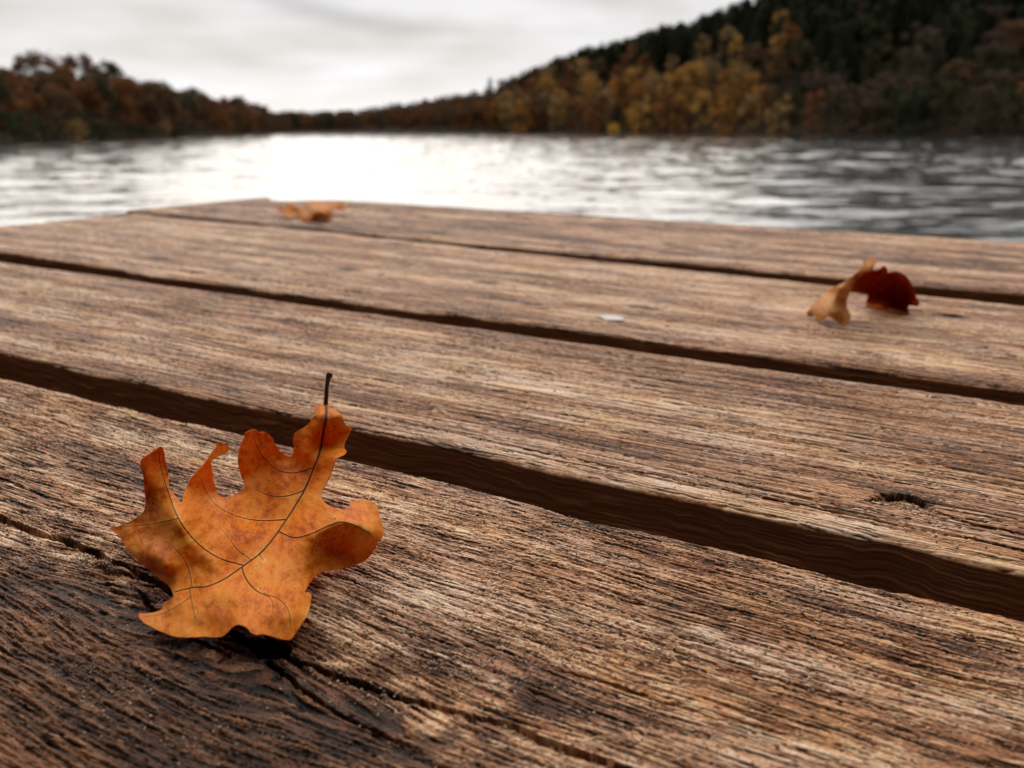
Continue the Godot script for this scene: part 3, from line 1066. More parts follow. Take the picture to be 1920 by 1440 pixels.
# a blade of leaf: outline and relief in millimetres in the leaf's own axes
func blade(outline: PackedVector2Array, depth: Callable, cell: float, thick: float, uv_scale: float) -> ArrayMesh:
	var edge := rounded(outline, true, cell * 0.8)
	var lo := edge[0]
	var hi := edge[0]
	for p in edge:
		lo = lo.min(p)
		hi = hi.max(p)
	var key := {}
	var flat := PackedVector2Array()
	var idx := PackedInt32Array()
	var nx := int((hi.x - lo.x) / cell) + 1
	var ny := int((hi.y - lo.y) / cell) + 1
	var inside := []
	for j in ny + 1:
		var row := PackedByteArray()
		for i in nx + 1: row.append(1 if Geometry2D.is_point_in_polygon(lo + Vector2(i, j) * cell, edge) else 0)
		inside.append(row)
	# the cells that the edge runs through
	var cut := {}
	for p in edge.size():
		var a := edge[p]
		var b := edge[(p + 1) % edge.size()]
		for t in 5:
			var m := (a.lerp(b, t / 4.0) - lo) / cell
			cut[Vector2i(int(floor(m.x)), int(floor(m.y)))] = true
	for j in ny:
		for i in nx:
			var s: int = inside[j][i] + inside[j][i + 1] + inside[j + 1][i] + inside[j + 1][i + 1]
			var c := lo + Vector2(i, j) * cell
			var quad := PackedVector2Array([c, c + Vector2(cell, 0), c + Vector2(cell, cell), c + Vector2(0, cell)])
			var polys := []
			if cut.has(Vector2i(i, j)) or s in [1, 2, 3]: polys = Geometry2D.intersect_polygons(quad, edge)
			elif s == 4: polys = [quad]
			for poly in polys:
				var tri := Geometry2D.triangulate_polygon(poly) if poly.size() > 4 or s != 4 else PackedInt32Array([0, 1, 2, 0, 2, 3])
				for t in tri.size() / 3:
					var q := [poly[tri[t * 3]], poly[tri[t * 3 + 1]], poly[tri[t * 3 + 2]]]
					var area: float = (q[1] - q[0]).cross(q[2] - q[0])
					if absf(area) < 1e-5: continue
					if area > 0: q.reverse()
					for e in q:
						var id := Vector2i(int(round(e.x * 200.0)), int(round(e.y * 200.0)))
						if not key.has(id):
							key[id] = flat.size()
							flat.append(e)
						idx.append(key[id])
	var v := PackedVector3Array()
	var n := PackedVector3Array()
	var uv := PackedVector2Array()
	var vb := PackedVector3Array()
	var nb := PackedVector3Array()
	for e in flat:
		var z: float = depth.call(e.x, e.y)
		var gx: float = (depth.call(e.x + 0.15, e.y) - z) / 0.15
		var gy: float = (depth.call(e.x, e.y + 0.15) - z) / 0.15
		var nor := Vector3(-gx, -gy, 1).normalized()
		var p := Vector3(e.x, e.y, z)
		v.append(p * 0.001)
		n.append(nor)
		uv.append(e * uv_scale + Vector2(0.5, 0.5))
		vb.append((p - nor * thick) * 0.001)
		nb.append(-nor)
	var back := PackedInt32Array()
	for t in idx.size() / 3: back.append_array([idx[t * 3], idx[t * 3 + 2], idx[t * 3 + 1]])
	# the cut rim joins the two faces
	var rv := PackedVector3Array()
	var rn := PackedVector3Array()
	var ru := PackedVector2Array()
	var ri := PackedInt32Array()
	for p in edge.size() + 1:
		var e := edge[p % edge.size()]
		var f := edge[(p + 1) % edge.size()]
		var z: float = depth.call(e.x, e.y)
		var gx: float = (depth.call(e.x + 0.15, e.y) - z) / 0.15
		var gy: float = (depth.call(e.x, e.y + 0.15) - z) / 0.15
		var nor := Vector3(-gx, -gy, 1).normalized()
		var o := Vector3(f.y - e.y, e.x - f.x, 0).normalized()
		rv.append(Vector3(e.x, e.y, z) * 0.001)
		rv.append((Vector3(e.x, e.y, z) - nor * thick) * 0.001)
		for k in 2:
			rn.append(o)
			ru.append(e * uv_scale + Vector2(0.5, 0.5))
		if p < edge.size(): ri.append_array([p * 2, p * 2 + 2, p * 2 + 1, p * 2 + 1, p * 2 + 2, p * 2 + 3])
	var mesh := ArrayMesh.new()
	surf(mesh, v, n, uv, idx)
	surf(mesh, vb, nb, uv, back)
	surf(mesh, rv, rn, ru, ri)
	return mesh


func leaf_paint(size: int, stops: Array, seed_: int, fleck: Color, fleck_share: float, veins: Array, scale: float) -> ImageTexture:
	# mottled dry leaf with a net of small veins
	var big := noise(seed_, 7.0 / size, 4).get_image(size, size)
	var small := noise(seed_ + 1, 34.0 / size, 4).get_image(size, size)
	var cells := FastNoiseLite.new()
	cells.seed = seed_ + 2
	cells.noise_type = FastNoiseLite.TYPE_CELLULAR
	cells.frequency = 42.0 / size
	cells.cellular_return_type = FastNoiseLite.RETURN_DISTANCE2_SUB
	var net := cells.get_image(size, size)
	var specks := noise(seed_ + 3, 90.0 / size, 2).get_image(size, size)
	for im in [big, small, net, specks]: im.convert(Image.FORMAT_L8)
	var b := big.get_data()
	var s := small.get_data()
	var nt := net.get_data()
	var sp := specks.get_data()
	var near := PackedFloat32Array()
	near.resize(size * size)
	near.fill(9.0)
	for line in veins:
		for i in line.size() - 1:
			var p: Vector2 = (line[i] * scale + Vector2(0.5, 0.5)) * size
			var q: Vector2 = (line[i + 1] * scale + Vector2(0.5, 0.5)) * size
			var box := Rect2(p, Vector2.ZERO).expand(q).grow(9)
			for y in range(maxi(0, int(box.position.y)), mini(size, int(box.end.y))):
				for x in range(maxi(0, int(box.position.x)), mini(size, int(box.end.x))):
					var d := Geometry2D.get_closest_point_to_segment(Vector2(x, y), p, q).distance_to(Vector2(x, y))
					if d < near[y * size + x]: near[y * size + x] = d
	var lut := gradient_bytes(stops)
	var rgb := PackedByteArray()
	rgb.resize(size * size * 3)
	for i in size * size:
		var t := 0.5 + (b[i] - 128) * 0.0021 + (s[i] - 128) * 0.0016 + (sp[i] - 128) * 0.0009
		t -= clampf((22.0 - nt[i]) * 0.014, 0.0, 0.13)
		t += 0.16 * exp(-near[i] * near[i] * 0.02)
		var m := clampi(int(t * 255.0), 0, 255) * 3
		var f := clampf((sp[i] + s[i] * 0.6 - fleck_share) * 0.05, 0.0, 0.8)
		rgb[i * 3] = int(lerpf(lut[m], fleck.r8, f))
		rgb[i * 3 + 1] = int(lerpf(lut[m + 1], fleck.g8, f))
		rgb[i * 3 + 2] = int(lerpf(lut[m + 2], fleck.b8, f))
	return ImageTexture.create_from_image(Image.create_from_data(size, size, false, Image.FORMAT_RGB8, rgb))


func leaf_mat(tex: Texture2D, tint: Color, through: float, relief: Texture2D = null) -> StandardMaterial3D:
	var m := mat(tint, 0.55, 0.34)
	m.albedo_texture = tex
	m.backlight_enabled = true
	m.backlight = Color(through, through * 0.8, through * 0.6)
	if relief:
		m.heightmap_enabled = true
		m.heightmap_texture = relief
		m.heightmap_scale = 0.02
	return m


func tube(pts: PackedVector3Array, radii: Array, sides: int) -> Mesh:
	var st := SurfaceTool.new()
	st.begin(Mesh.PRIMITIVE_TRIANGLES)
	var p := []
	for q in pts: p.append(q)
	limb(st, p, radii, sides)
	return st.commit()


func on_blade(line: PackedVector2Array, depth: Callable, lift: float) -> PackedVector3Array:
	var out := PackedVector3Array()
	for e in line: out.append(Vector3(e.x, e.y, depth.call(e.x, e.y) + lift) * 0.001)
	return out


func leaf_root(called: String, at: Vector3, yaw: float, pitch: float) -> Node3D:
	var t := Node3D.new()
	t.name = called
	add_child(t)
	t.transform = deck * Transform3D(Basis.from_euler(Vector3(-pitch, yaw, 0)), at)
	return t


func build_near_leaf() -> void:
	var outline := [28.2, 28.1, 26.9, 27.7, 24.9, 26.9, 23.9, 26.3, 24.5, 25.6, 24.4, 24.5, 23.1, 23.2, 21.8, 21.8, 20.2, 20.9, 18.1, 19.9, 17.0, 18.6, 16.7, 16.8, 16.7, 15.2, 16.1, 13.5, 15.2, 13.2, 14.3, 13.8, 13.0, 14.9, 12.2, 16.3, 11.5, 17.6, 11.1, 19.0, 10.4, 20.3, 9.1, 21.1, 7.9, 21.2, 7.0, 21.9, 6.3, 22.2, 4.9, 21.8, 3.8, 21.2, 3.4, 20.1, 2.5, 18.8, 1.6, 16.8, 1.0, 14.5, 0.9, 12.2, 1.3, 9.6, 1.7, 8.0, 1.6, 6.6, 0.3, 5.5, -1.4, 4.9, -3.1, 4.6, -4.5, 4.9, -5.6, 5.7, -5.8, 7.3, -6.1, 9.1, -6.0, 11.3, -6.0, 12.9, -5.8, 14.3, -4.4, 15.4, -2.3, 16.3, -0.7, 17.5, -1.3, 18.4, -2.4, 19.1, -3.1, 19.6, -3.5, 19.4, -4.0, 18.2, -5.0, 17.1, -6.1, 15.7, -7.4, 14.2, -8.6, 13.1, -10.3, 11.6, -11.8, 10.1, -12.8, 8.3, -13.4, 6.5, -13.7, 4.9, -14.1, 5.1, -14.7, 6.0, -15.6, 7.6, -16.3, 9.2, -16.4, 11.2, -16.3, 13.4, -16.4, 15.5, -16.3, 17.5, -16.3, 19.0, -16.8, 19.5, -17.6, 19.2, -19.2, 18.3, -20.6, 17.5, -21.4, 16.8, -21.8, 15.6, -21.9, 14.4, -21.7, 13.1, -22.0, 11.5, -22.3, 9.4, -22.6, 7.2, -23.3, 5.1, -24.5, 3.9, -26.6, 3.0, -29.1, 2.4, -31.7, 2.0, -34.1, 2.0, -32.8, 0.7, -31.2, -0.7, -29.4, -3.2, -27.9, -5.1, -26.1, -7.0, -24.0, -9.3, -22.2, -11.2, -20.1, -12.9, -18.6, -14.2, -17.7, -15.5, -17.3, -16.5, -18.1, -16.9, -19.3, -17.4, -19.8, -17.7, -19.7, -18.4, -20.5, -18.8, -21.9, -19.1, -23.6, -19.0, -25.1, -18.8, -25.4, -19.0, -24.9, -19.8, -23.9, -20.7, -22.0, -21.8, -20.0, -22.9, -17.7, -24.0, -15.5, -24.7, -13.3, -25.1, -11.1, -25.5, -9.4, -25.8, -7.8, -25.7, -6.8, -25.2, -5.8, -24.4, -4.9, -23.8, -3.9, -23.6, -2.9, -24.0, -2.3, -24.6, -1.8, -25.4, -0.8, -26.1, 0.5, -26.4, 1.5, -26.9, 2.7, -27.7, 4.0, -28.5, 5.1, -29.0, 6.0, -29.2, 7.3, -28.3, 8.8, -27.1, 10.1, -26.0, 11.1, -24.8, 11.9, -23.3, 12.4, -22.1, 11.8, -21.5, 11.0, -21.2, 11.7, -20.6, 13.1, -19.5, 15.0, -18.6, 16.7, -18.3, 18.4, -18.3, 20.3, -18.5, 22.7, -18.7, 25.2, -18.5, 27.2, -18.0, 28.7, -16.9, 29.7, -15.5, 30.5, -14.0, 31.7, -13.1, 32.4, -11.9, 32.8, -10.3, 32.7, -8.1, 32.7, -5.8, 32.4, -4.4, 31.8, -3.7, 30.4, -3.1, 28.7, -2.8, 27.3, -2.9, 26.0, -3.7, 24.7, -4.3, 23.1, -4.0, 21.9, -3.3, 20.9, -2.1, 20.7, -0.5, 21.4, 1.3, 22.7, 2.9, 24.2, 4.8, 25.7, 7.4, 26.7, 9.5, 28.0, 10.1, 29.2, 10.4, 30.3, 11.3, 30.5, 12.9, 31.2, 14.5, 32.2, 16.0, 33.2, 17.7, 33.1, 18.8, 32.2, 19.6, 31.8, 21.3, 31.7, 22.7, 30.9, 24.0, 30.1, 25.5, 29.6, 26.5, 29.3, 27.9]
	var relief := [-13.8, -24.8, 35.8, -25.0, -19.2, 23.6, -19.5, -21.0, 29.0, 5.1, -28.9, 44.4, -3.7, -23.7, 43.2, -3.4, -21.5, 37.1, -8.9, -25.8, 38.7, 2.3, -20.6, 35.5, -13.3, -15.5, 22.0, -6.7, -21.3, 32.5, 11.6, -21.9, 32.6, 7.5, -25.2, 39.8, -34.1, 2.0, -12.9, -27.9, -5.1, 1.0, -22.2, -11.2, 10.1, -18.6, -14.2, 16.5, -22.5, -6.1, 12.2, -18.4, -9.3, 19.1, -17.3, -15.9, 22.8, -29.2, 0.0, -4.2, -22.7, -1.6, 5.1, -23.3, 4.6, 0.0, -16.7, 8.4, 1.3, -16.8, 19.4, 12.5, -21.4, 16.8, 13.0, -20.1, 12.3, 6.8, -16.3, 15.0, 6.0, -20.0, 6.7, 4.4, -14.3, 0.1, 13.3, -13.0, -5.0, 13.3, -7.6, -10.0, 12.0, -18.4, -4.9, 13.2, -14.1, -10.6, 15.1, -10.7, 7.4, -3.1, -13.7, 5.5, 4.5, -9.5, 11.2, 0.4, -5.9, 13.5, 0.4, -2.0, 18.0, -1.6, -3.1, 19.6, 1.6, -5.1, 16.7, 2.8, -6.0, 6.7, -10.1, -8.6, -0.0, 4.2, -3.9, 0.2, -2.4, -5.0, -5.2, 7.4, -2.8, 4.8, -8.8, 6.3, 22.0, -4.8, 1.5, 14.5, -7.7, 1.7, 7.7, -9.9, 7.4, 10.5, -10.8, 11.3, 16.7, -9.7, 7.4, 2.9, -7.3, 14.9, 13.4, -12.0, 13.8, 5.4, -7.8, 10.6, -4.5, 1.9, -0.8, -13.2, 15.7, -10.0, -15.8, 22.6, 3.3, -10.7, 12.2, 17.5, 2.8, -6.2, 21.9, 9.2, -10.5, 25.5, 17.4, -15.2, 28.6, 27.6, -17.1, 16.9, 17.7, -9.4, 24.0, 26.0, -12.0, 19.4, 13.5, -10.0, 27.8, 20.0, -11.6, 32.4, 17.0, -8.1, 27.4, 11.1, -5.8, 30.0, 11.0, -1.4, 31.0, 23.2, -9.1, 27.8, 13.9, -17.0, 21.4, 1.3, 1.9, 17.5, -2.8, 5.2, 20.8, -1.7, 9.4, 12.3, -8.1, 11.7, 15.6, -8.6, 17.8, 22.1, -7.1, 25.5, 27.2, -3.3, 16.5, 31.7, -3.9, 19.7, 32.4, -10.3, 22.9, 27.1, -10.2, 24.9, 20.3, -12.9, 19.3, 24.5, -18.0, 22.4, 19.0, -18.1, 23.6, 11.1, -12.5, 20.7, 13.3, -18.9, 27.2, 8.5, -16.8, 26.6, 3.7, -15.9, 24.8]
	var midrib := [28.8, 28.0, 26.5, 20.9, 25.0, 15.0, 21.9, 9.2, 17.9, 3.1, 13.4, -2.0, 8.3, -7.1, 3.2, -11.2, -1.4, -13.4, -6.1, -15.1, -10.0, -15.8, -13.3, -15.5, -17.1, -15.6]
	var v1 := [10.9, -4.5, 5.1, -3.7, 0.3, -2.1, -3.9, 0.5, -6.9, 3.7, -8.6, 7.7, -9.1, 10.6]
	var v2 := [-1.4, -13.4, -5.7, -11.0, -9.8, -7.4, -12.7, -2.9, -14.5, 1.2, -16.0, 5.4, -17.3, 10.8, -17.7, 15.6, -17.3, 18.4]
	var v3 := [17.6, 2.8, 15.9, 2.2, 11.9, 1.9, 8.0, 2.9, 4.3, 5.4]
	var v4 := [21.7, 8.9, 20.9, 8.7, 15.5, 8.2, 11.5, 9.8, 8.4, 13.5, 6.5, 17.4, 6.1, 20.7]
	var v5 := [8.3, -7.1, 11.5, -9.1, 15.6, -8.6, 19.8, -7.3, 22.6, -7.1, 27.1, -10.0, 29.5, -13.0]
	var v6 := [-1.9, -13.7, -1.6, -15.3, -0.5, -17.4, 1.6, -19.3, 4.6, -20.7, 6.5, -23.3, 6.4, -27.0]
	var v7 := [-13.8, -15.4, -13.4, -18.7, -12.7, -22.4]
	var v8 := [2.1, -19.2, 3.6, -21.3, 2.8, -23.8]
	var v9 := [0.5, -12.5, -2.4, -9.3, -4.5, -5.3, -6.7, -1.8]
	var v10 := [2.6, -11.6, 3.3, -13.1]
	var v12 := [-14.5, 1.1, -19.1, 0.9, -25.0, 1.2, -31.1, 1.7]
	var v13 := [-13.6, -17.2, -16.6, -18.5, -20.5, -19.7, -24.0, -19.5]
	var v14 := [25.9, 18.0, 28.7, 18.8, 31.6, 18.9]
	var v11 := [-13.3, -15.5, -13.7, -11.6, -15.1, -7.2, -18.3, -3.4]
	var f1 := [-16.9, 9.0, -15.5, 3.6, -13.9, -1.0, -11.6, -5.9, -7.7, -10.7]
	var f2 := [15.6, -8.9, 19.7, -7.5, 22.3, -7.2, 25.7, -8.4, 28.7, -11.1]
	var f3 := [-27.8, -4.2, -22.5, -6.0, -19.9, -7.2, -18.6, -9.6, -18.3, -13.2]
	var f4 := [27.1, 22.3, 27.3, 18.4, 27.6, 13.9, 26.4, 9.6]
	var f5 := [-9.8, 9.6, -8.4, 4.0, -4.7, -2.0, 0.1, -6.9]
	var f6 := [-8.2, -17.3, -2.7, -19.4, 2.5, -21.8, 6.7, -24.6]
	var sheet := Sheet.new(relief)
	var wr := noise(61, 0.085, 3)
	var lines := []
	for l in [midrib, v1, v2, v3, v4, v5, v6, v7, v8, v9, v10, v11, v12, v13, v14]: lines.append(rounded(points(l), false, 0.7))
	var folds := [[rounded(points(f1), false, 1.0), 8.0, 4.6], [rounded(points(f2), false, 1.0), 7.0, 4.0], [rounded(points(f3), false, 1.0), 3.2, 3.6], [rounded(points(f4), false, 1.0), 4.0, 2.6], [rounded(points(f5), false, 1.0), 3.2, 3.2], [rounded(points(f6), false, 1.0), 2.0, 3.0]]
	var depth := func(x: float, y: float) -> float:
		var z := sheet.at(x, y) + wr.get_noise_2d(x, y) * 1.5
		# the blade sinks to its veins
		var d := 99.0
		for k in 3:
			var l: PackedVector2Array = lines[[0, 1, 2][k]]
			for i in range(0, l.size(), 2): d = minf(d, l[i].distance_squared_to(Vector2(x, y)))
		z -= 1.1 * exp(-d / 5.0)
		# dry folds between the veins
		for f in folds:
			var l: PackedVector2Array = f[0]
			var near := 99.0
			for i in l.size() - 1:
				near = minf(near, Geometry2D.get_closest_point_to_segment(Vector2(x, y), l[i], l[i + 1]).distance_to(Vector2(x, y)))
			z += f[1] * exp(-(sqrt(near * near + 1.2) - 1.1) / f[2])
		return z
	var leaf := leaf_root("oak_leaf", Vector3(-0.07369, 0.008, -0.18076), 0.38708, 0.50143)
	tag(leaf, "large curled orange oak leaf with upright stem in the foreground, lying on the nearest plank", "leaf")
	var paint := leaf_paint(1024, [[0.0, Color8(128, 56, 6)], [0.25, Color8(200, 96, 14)], [0.5, Color8(244, 136, 30)], [0.75, Color8(252, 164, 60)], [1.0, Color8(254, 204, 130)]], 70, Color8(90, 36, 10), 308.0, lines, 0.0125)
	var bumps := noise(71, 0.05, 4).get_image(512, 512)
	bumps.convert(Image.FORMAT_L8)
	var bt := ImageTexture.create_from_image(bumps)
	var front := leaf_mat(paint, Color.WHITE, 0.6, bt)
	var under := leaf_mat(paint, Color(1.0, 0.93, 0.84), 0.75, bt)
	put("blade", blade(points(outline), depth, 0.6, 0.22, 0.0125), [front, under, under], leaf)
	var vein_mat := mat(lin(0.085, 0.030, 0.012), 0.6, 0.4)
	for i in lines.size():
		var l: PackedVector2Array = lines[i]
		var r := []
		for k in l.size(): r.append((lerpf(0.44, 0.14, float(k) / l.size()) if i == 0 else lerpf(0.20, 0.06, float(k) / l.size()) if i < 7 else lerpf(0.10, 0.035, float(k) / l.size())) * 0.001)
		put("midrib" if i == 0 else "vein", tube(on_blade(l, depth, 0.02), r, 6), [vein_mat], leaf)
	var stem := PackedVector3Array([Vector3(28.0, 22.4, -21.2), Vector3(28.5, 27.2, -17.6), Vector3(29.13, 30.45, -16.02), Vector3(29.61, 33.03, -15.6), Vector3(30.36, 35.31, -15.5), Vector3(30.9, 36.3, -15.4), Vector3(31.2, 36.95, -15.3)])
	for i in stem.size(): stem[i] *= 0.001
	put("stem", tube(stem, [0.00045, 0.0007, 0.00066, 0.00062, 0.00075, 0.0011, 0.0008], 9), [mat(lin(0.055, 0.024, 0.012), 0.65, 0.4)], leaf)


func build_red_leaf() -> void:
	var limb_outline := [-0.3, 14.2, 0.8, 15.4, 3.7, 16.8, 5.8, 16.4, 5.7, 14.1, 4.8, 11.7, 4.3, 9.9, 1.1, 9.3, -1.1, 6.9, -2.7, 3.5, -3.4, -0.4, -4.3, -3.3, -4.9, -6.2, -4.1, -9.9, -2.4, -12.4, -1.4, -14.6, -2.0, -17.4, -3.7, -18.7, -6.1, -18.4, -8.4, -17.1, -10.8, -15.6, -13.0, -15.4, -14.5, -17.3, -16.7, -18.2, -18.5, -17.3, -19.0, -15.5, -20.1, -16.1, -21.9, -16.6, -23.4, -15.3, -22.7, -12.9, -20.8, -9.4, -19.1, -6.8, -16.7, -3.2, -13.2, -0.4, -8.9, 2.3, -5.9, 5.0, -3.4, 7.6, -0.8, 10.6, 0.2, 12.4]
	var limb_relief := [-3.7, -18.7, 23.5, -18.4, -18.0, 20.4, -23.4, -15.3, 17.7, -21.9, -16.6, 16.7, -13.0, -15.4, 27.4, -8.4, -17.1, 25.5, -1.5, -14.2, 17.3, -4.5, -7.6, 10.8, -11.9, -6.8, 21.1, -18.5, -9.1, 13.0, -14.9, -2.5, 2.0, -3.6, 0.6, 11.0, -7.6, 0.1, 26.6, -1.3, 8.3, 13.2, 3.7, 16.8, 21.0, 2.5, 10.7, 25.3, -7.5, -11.9, 25.1]
	var bowl_outline := [0.5, 10.3, 2.4, 12.4, 4.2, 12.3, 6.1, 11.3, 8.5, 12.1, 10.4, 13.9, 12.2, 12.4, 13.0, 10.6, 15.4, 11.4, 18.8, 10.9, 21.7, 9.3, 24.5, 6.3, 27.0, 2.8, 28.9, -1.4, 31.0, -3.6, 30.6, -5.9, 28.0, -5.9, 26.2, -6.6, 27.3, -10.3, 26.0, -10.7, 24.1, -9.5, 19.5, -8.8, 17.2, -8.5, 14.9, -9.2, 12.5, -7.5, 9.3, -7.4, 5.6, -7.0, 4.8, -6.3, 5.1, -2.2, 2.1, -2.0, -1.1, -1.6, -3.7, -1.3, -4.3, 2.4, -3.2, 6.7, -1.4, 8.7]
	var bowl_relief := [0.5, 10.3, 13.3, 10.4, 13.7, -10.8, 15.4, 11.4, -5.1, 24.5, 6.3, -5.3, 28.9, -1.4, -12.1, 31.0, -3.6, -15.8, 26.8, -10.5, -14.8, 19.5, -8.8, -15.5, 12.5, -7.5, -12.0, 5.5, -6.7, -6.4, -1.1, -1.6, 2.3, -3.6, 3.4, 7.5, 3.7, 5.3, -14.5, 11.3, 2.2, -27.7, 18.7, 0.9, -35.7, 23.3, -0.6, -29.0, 15.1, 6.6, -24.4, 9.7, -3.0, -22.9]
	var lip_outline := [4.9, -7.0, 9.2, -7.3, 12.4, -7.5, 15.0, -9.1, 19.4, -8.7, 24.1, -9.5, 25.3, -10.8, 21.2, -11.0, 17.5, -11.0, 14.8, -10.6, 11.6, -10.5, 8.4, -9.8, 5.5, -9.3]
	var lip_relief := [4.9, -7.0, -5.1, 9.2, -7.3, -8.7, 15.0, -9.1, -11.8, 24.1, -9.5, -15.9, 25.3, -10.8, -13.5, 17.5, -11.0, -12.5, 11.6, -10.5, -12.6, 5.5, -9.3, -11.0]
	var leaf := leaf_root("oak_leaf", Vector3(0.18853, 0.014, -0.40345), -0.43714, 0.22303)
	leaf.name = "oak_leaf_001"
	tag(leaf, "arched oak leaf, dark red inside with a pale tan outer limb, on the third plank", "leaf")
	var red := leaf_mat(leaf_paint(256, [[0.0, Color8(150, 32, 8)], [0.5, Color8(220, 72, 20)], [1.0, Color8(240, 140, 60)]], 90, Color8(30, 6, 4), 225.0, [], 0.018), Color.WHITE, 0.8)
	var tan := leaf_mat(leaf_paint(256, [[0.0, Color8(186, 104, 40)], [0.5, Color8(228, 156, 82)], [1.0, Color8(246, 204, 140)]], 95, Color8(150, 80, 30), 235.0, [], 0.018), Color.WHITE, 0.5)
	for a in [["outer_limb", limb_outline, limb_relief, tan, red, 0.0], ["inner_bowl", bowl_outline, bowl_relief, red, tan, 0.8], ["lower_lip", lip_outline, lip_relief, tan, red, 0.0]]:
		var sheet := Sheet.new(a[2])
		var wr := noise(97, 0.09, 3)
		var amount: float = a[5]
		var depth := func(x: float, y: float) -> float: return sheet.at(x, y) + wr.get_noise_2d(x, y) * (0.6 + amount)
		put(a[0], blade(points(a[1]), depth, 1.2, 0.3, 0.018), [a[3], a[4], a[3]], leaf)


func build_far_leaf() -> void:
	var outline := [-31.9, 5.9, -26.3, 3.9, -23.8, 6.7, -20.2, 8.3, -16.9, 6.5, -14.3, 3.5, -10.1, 4.5, -3.5, 5.7, -0.4, 8.3, 1.0, 11.1, 4.6, 10.4, 10.0, 9.4, 14.5, 7.9, 21.4, 7.6, 29.9, 8.7, 33.5, 5.2, 33.5, 2.2, 31.0, 0.0, 25.2, 0.5, 19.3, 1.0, 19.7, -2.4, 17.5, -6.3, 13.3, -7.2, 7.7, -7.0, 2.5, -8.8, -2.0, -10.0, -6.4, -9.5, -10.3, -7.8, -13.1, -4.7, -15.3, -1.8, -17.5, -3.4, -19.7, -5.5, -23.0, -4.8, -26.4, -1.9, -31.3, 1.7, -33.1, 4.2]
	var relief := [-32.5, 4.7, -19.2, -28.9, 0.5, -3.3, -20.2, 8.3, -9.0, -19.5, 0.7, 2.1, -21.8, -4.9, 20.1, -15.2, -0.6, -6.4, -13.1, -4.7, 8.3, -6.4, -9.5, 37.3, 2.5, -8.5, 35.1, 7.7, -7.0, 35.3, 16.3, -6.5, 28.5, 19.3, -0.7, 19.3, 5.6, 0.9, 36.5, -4.0, 0.1, 13.3, -7.1, -3.7, 26.1, 11.3, -2.6, 47.2, 1.0, 10.8, -26.4, 10.0, 9.4, -38.2, 20.9, 5.1, -0.4, 29.8, 8.4, -9.7, 31.0, 0.6, 17.2, 25.8, 0.8, 1.3]
	var leaf := leaf_root("oak_leaf", Vector3(-0.1968, 0.005, -0.75415), 0.25527, 0.14021)
	leaf.name = "oak_leaf_002"
	tag(leaf, "small crumpled orange oak leaf on the farthest plank near its left end", "leaf")
	var paint := leaf_paint(256, [[0.0, Color8(214, 106, 16)], [0.5, Color8(250, 168, 62)], [1.0, Color8(254, 214, 126)]], 120, Color8(150, 66, 14), 235.0, [], 0.014)
	var m := leaf_mat(paint, Color.WHITE, 0.8)
	var sheet := Sheet.new(relief)
	var wr := noise(121, 0.09, 3)
	var depth := func(x: float, y: float) -> float: return sheet.at(x, y) + wr.get_noise_2d(x, y) * 1.5
	put("blade", blade(points(outline), depth, 1.3, 0.3, 0.014), [m, m, m], leaf)


func build_flake() -> void:
	var ring := PackedVector2Array()
	for k in 14:
		var t := TAU * k / 14
		ring.append(Vector2(cos(t) * 8.6, sin(t) * 4.4) * rng.randf_range(0.75, 1.1))
	var n := noise(140, 0.12, 2)
	var depth := func(x: float, y: float) -> float: return 0.55 - (x * x * 0.002 + y * y * 0.008) + n.get_noise_2d(x, y) * 0.4
	var m := mat(lin(0.80, 0.77, 0.72), 0.6, 0.4)
	var o := put("pale_flake", blade(ring, depth, 0.9, 0.3, 0.02), [m, m, m], self)
	o.transform = dock_frame * Transform3D(Basis(Vector3.RIGHT, -PI / 2), Vector3(-0.1210, 0.0002, -0.3809))
	tag(o, "small white flake lying flat in the middle of the third plank", "flake")


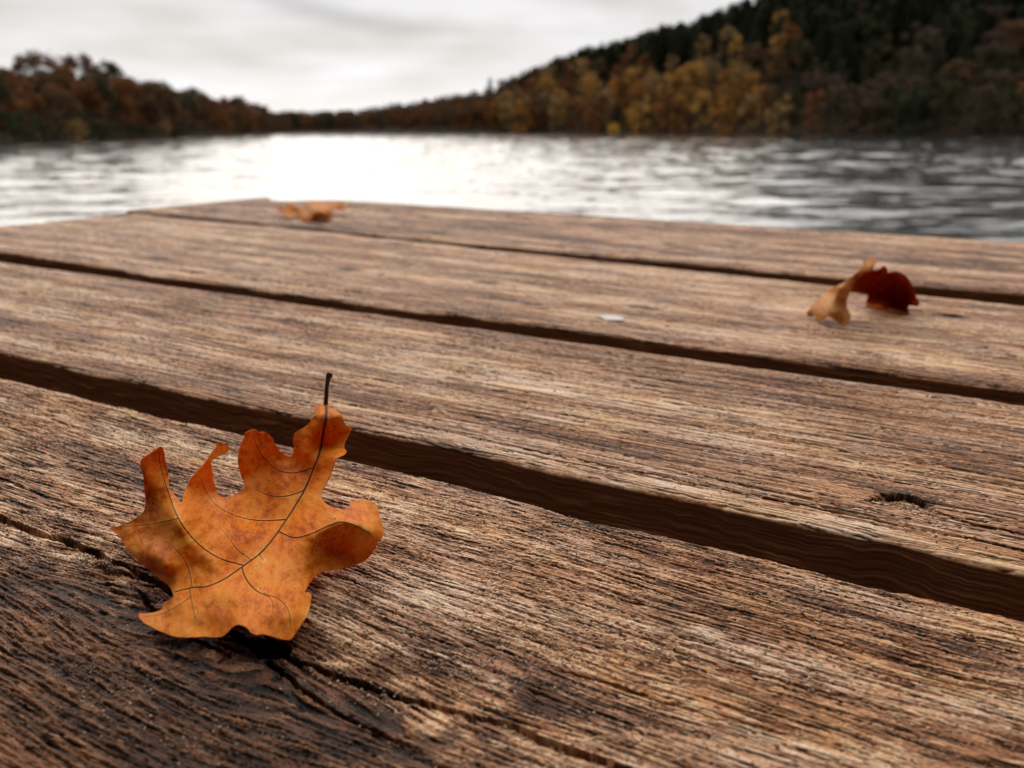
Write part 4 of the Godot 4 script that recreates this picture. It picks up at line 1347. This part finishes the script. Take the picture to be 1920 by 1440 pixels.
# ==================================================================== sand
func build_sand() -> void:
	# a few knobbly grain shapes, strewn in drifts over the two near planks
	var st := SurfaceTool.new()
	st.begin(Mesh.PRIMITIVE_TRIANGLES)
	var s := SphereMesh.new()
	s.radius = 0.5
	s.height = 1.0
	s.radial_segments = 6
	s.rings = 3
	var arr := s.get_mesh_arrays()
	var pts: PackedVector3Array = arr[Mesh.ARRAY_VERTEX]
	var n := noise(150, 1.3, 2)
	for i in pts.size():
		var p := pts[i]
		pts[i] = p * (1.0 + 0.7 * n.get_noise_3d(p.x, p.y, p.z)) * Vector3(1.0, 0.75, 0.85)
	for i in arr[Mesh.ARRAY_INDEX]: st.add_vertex(pts[i])
	st.generate_normals()
	var grain := st.commit()
	var places := []
	var drift := noise(151, 1.0, 3)
	var tries := 0
	while places.size() < 7000 and tries < 400000:
		tries += 1
		var a := rng.randf_range(-0.34, 0.075)
		var near := rng.randf() < 0.78
		var w := rng.randf_range(0.05, 0.1805) if near else rng.randf_range(0.209, 0.27)
		var d := drift.get_noise_2d(a * 26.0, w * 45.0)
		var want := clampf((d - 0.10) * 2.6, 0.03, 1.0)
		if not near: want *= 0.6
		if rng.randf() > want: continue
		var y := sample(height_a if near else height_b, a, w)
		if y < -3.0 and rng.randf() < 0.6: continue
		places.append(Vector3(a, y * 0.001, -w))
	# sand caught in the nail hole of the second plank and beside the crack
	for k in 420:
		var q := Vector2(rng.randfn(0.0, 0.0042), rng.randfn(0.0, 0.0016))
		places.append(Vector3(0.0217 + q.x, sample(height_b, 0.0217 + q.x, 0.2285 + q.y) * 0.001, -(0.2285 + q.y)))
	for c in [[-0.171, 0.1055, 0.004, 0.0012, 260], [-0.062, 0.112, 0.008, 0.003, 260], [-0.045, 0.125, 0.012, 0.005, 500], [-0.083, 0.0995, 0.006, 0.001, 90], [-0.045, 0.088, 0.012, 0.004, 240]]:
		for k in c[4]:
			var aa: float = c[0] + rng.randfn(0.0, c[2])
			var ww: float = c[1] + rng.randfn(0.0, c[3])
			places.append(Vector3(aa, sample(height_a, aa, ww) * 0.001, -ww))
	var mm := MultiMesh.new()
	mm.transform_format = MultiMesh.TRANSFORM_3D
	mm.use_colors = true
	mm.mesh = grain
	mm.instance_count = places.size()
	for i in places.size():
		var size := 0.00025 + 0.00045 * pow(rng.randf(), 2.3)
		if rng.randf() < 0.02: size *= 1.7
		var b := Basis.from_euler(Vector3(rng.randf() * TAU, rng.randf() * TAU, rng.randf() * TAU)).scaled(Vector3.ONE * size)
		mm.set_instance_transform(i, Transform3D(b, places[i] + Vector3(0, size * 0.25, 0)))
		var t := rng.randf()
		mm.set_instance_color(i, Color(0.30, 0.19, 0.11).lerp(Color(0.74, 0.58, 0.42), t * t) if rng.randf() > 0.04 else Color(0.55, 0.20, 0.04))
	var o := MultiMeshInstance3D.new()
	o.name = "sand"
	o.multimesh = mm
	var m := mat(Color.WHITE, 0.3, 0.5)
	m.vertex_color_use_as_albedo = true
	o.material_override = m
	add_child(o)
	o.transform = dock_frame
	tag(o, "pale sand grains strewn over the two nearest planks", "", "", "stuff")
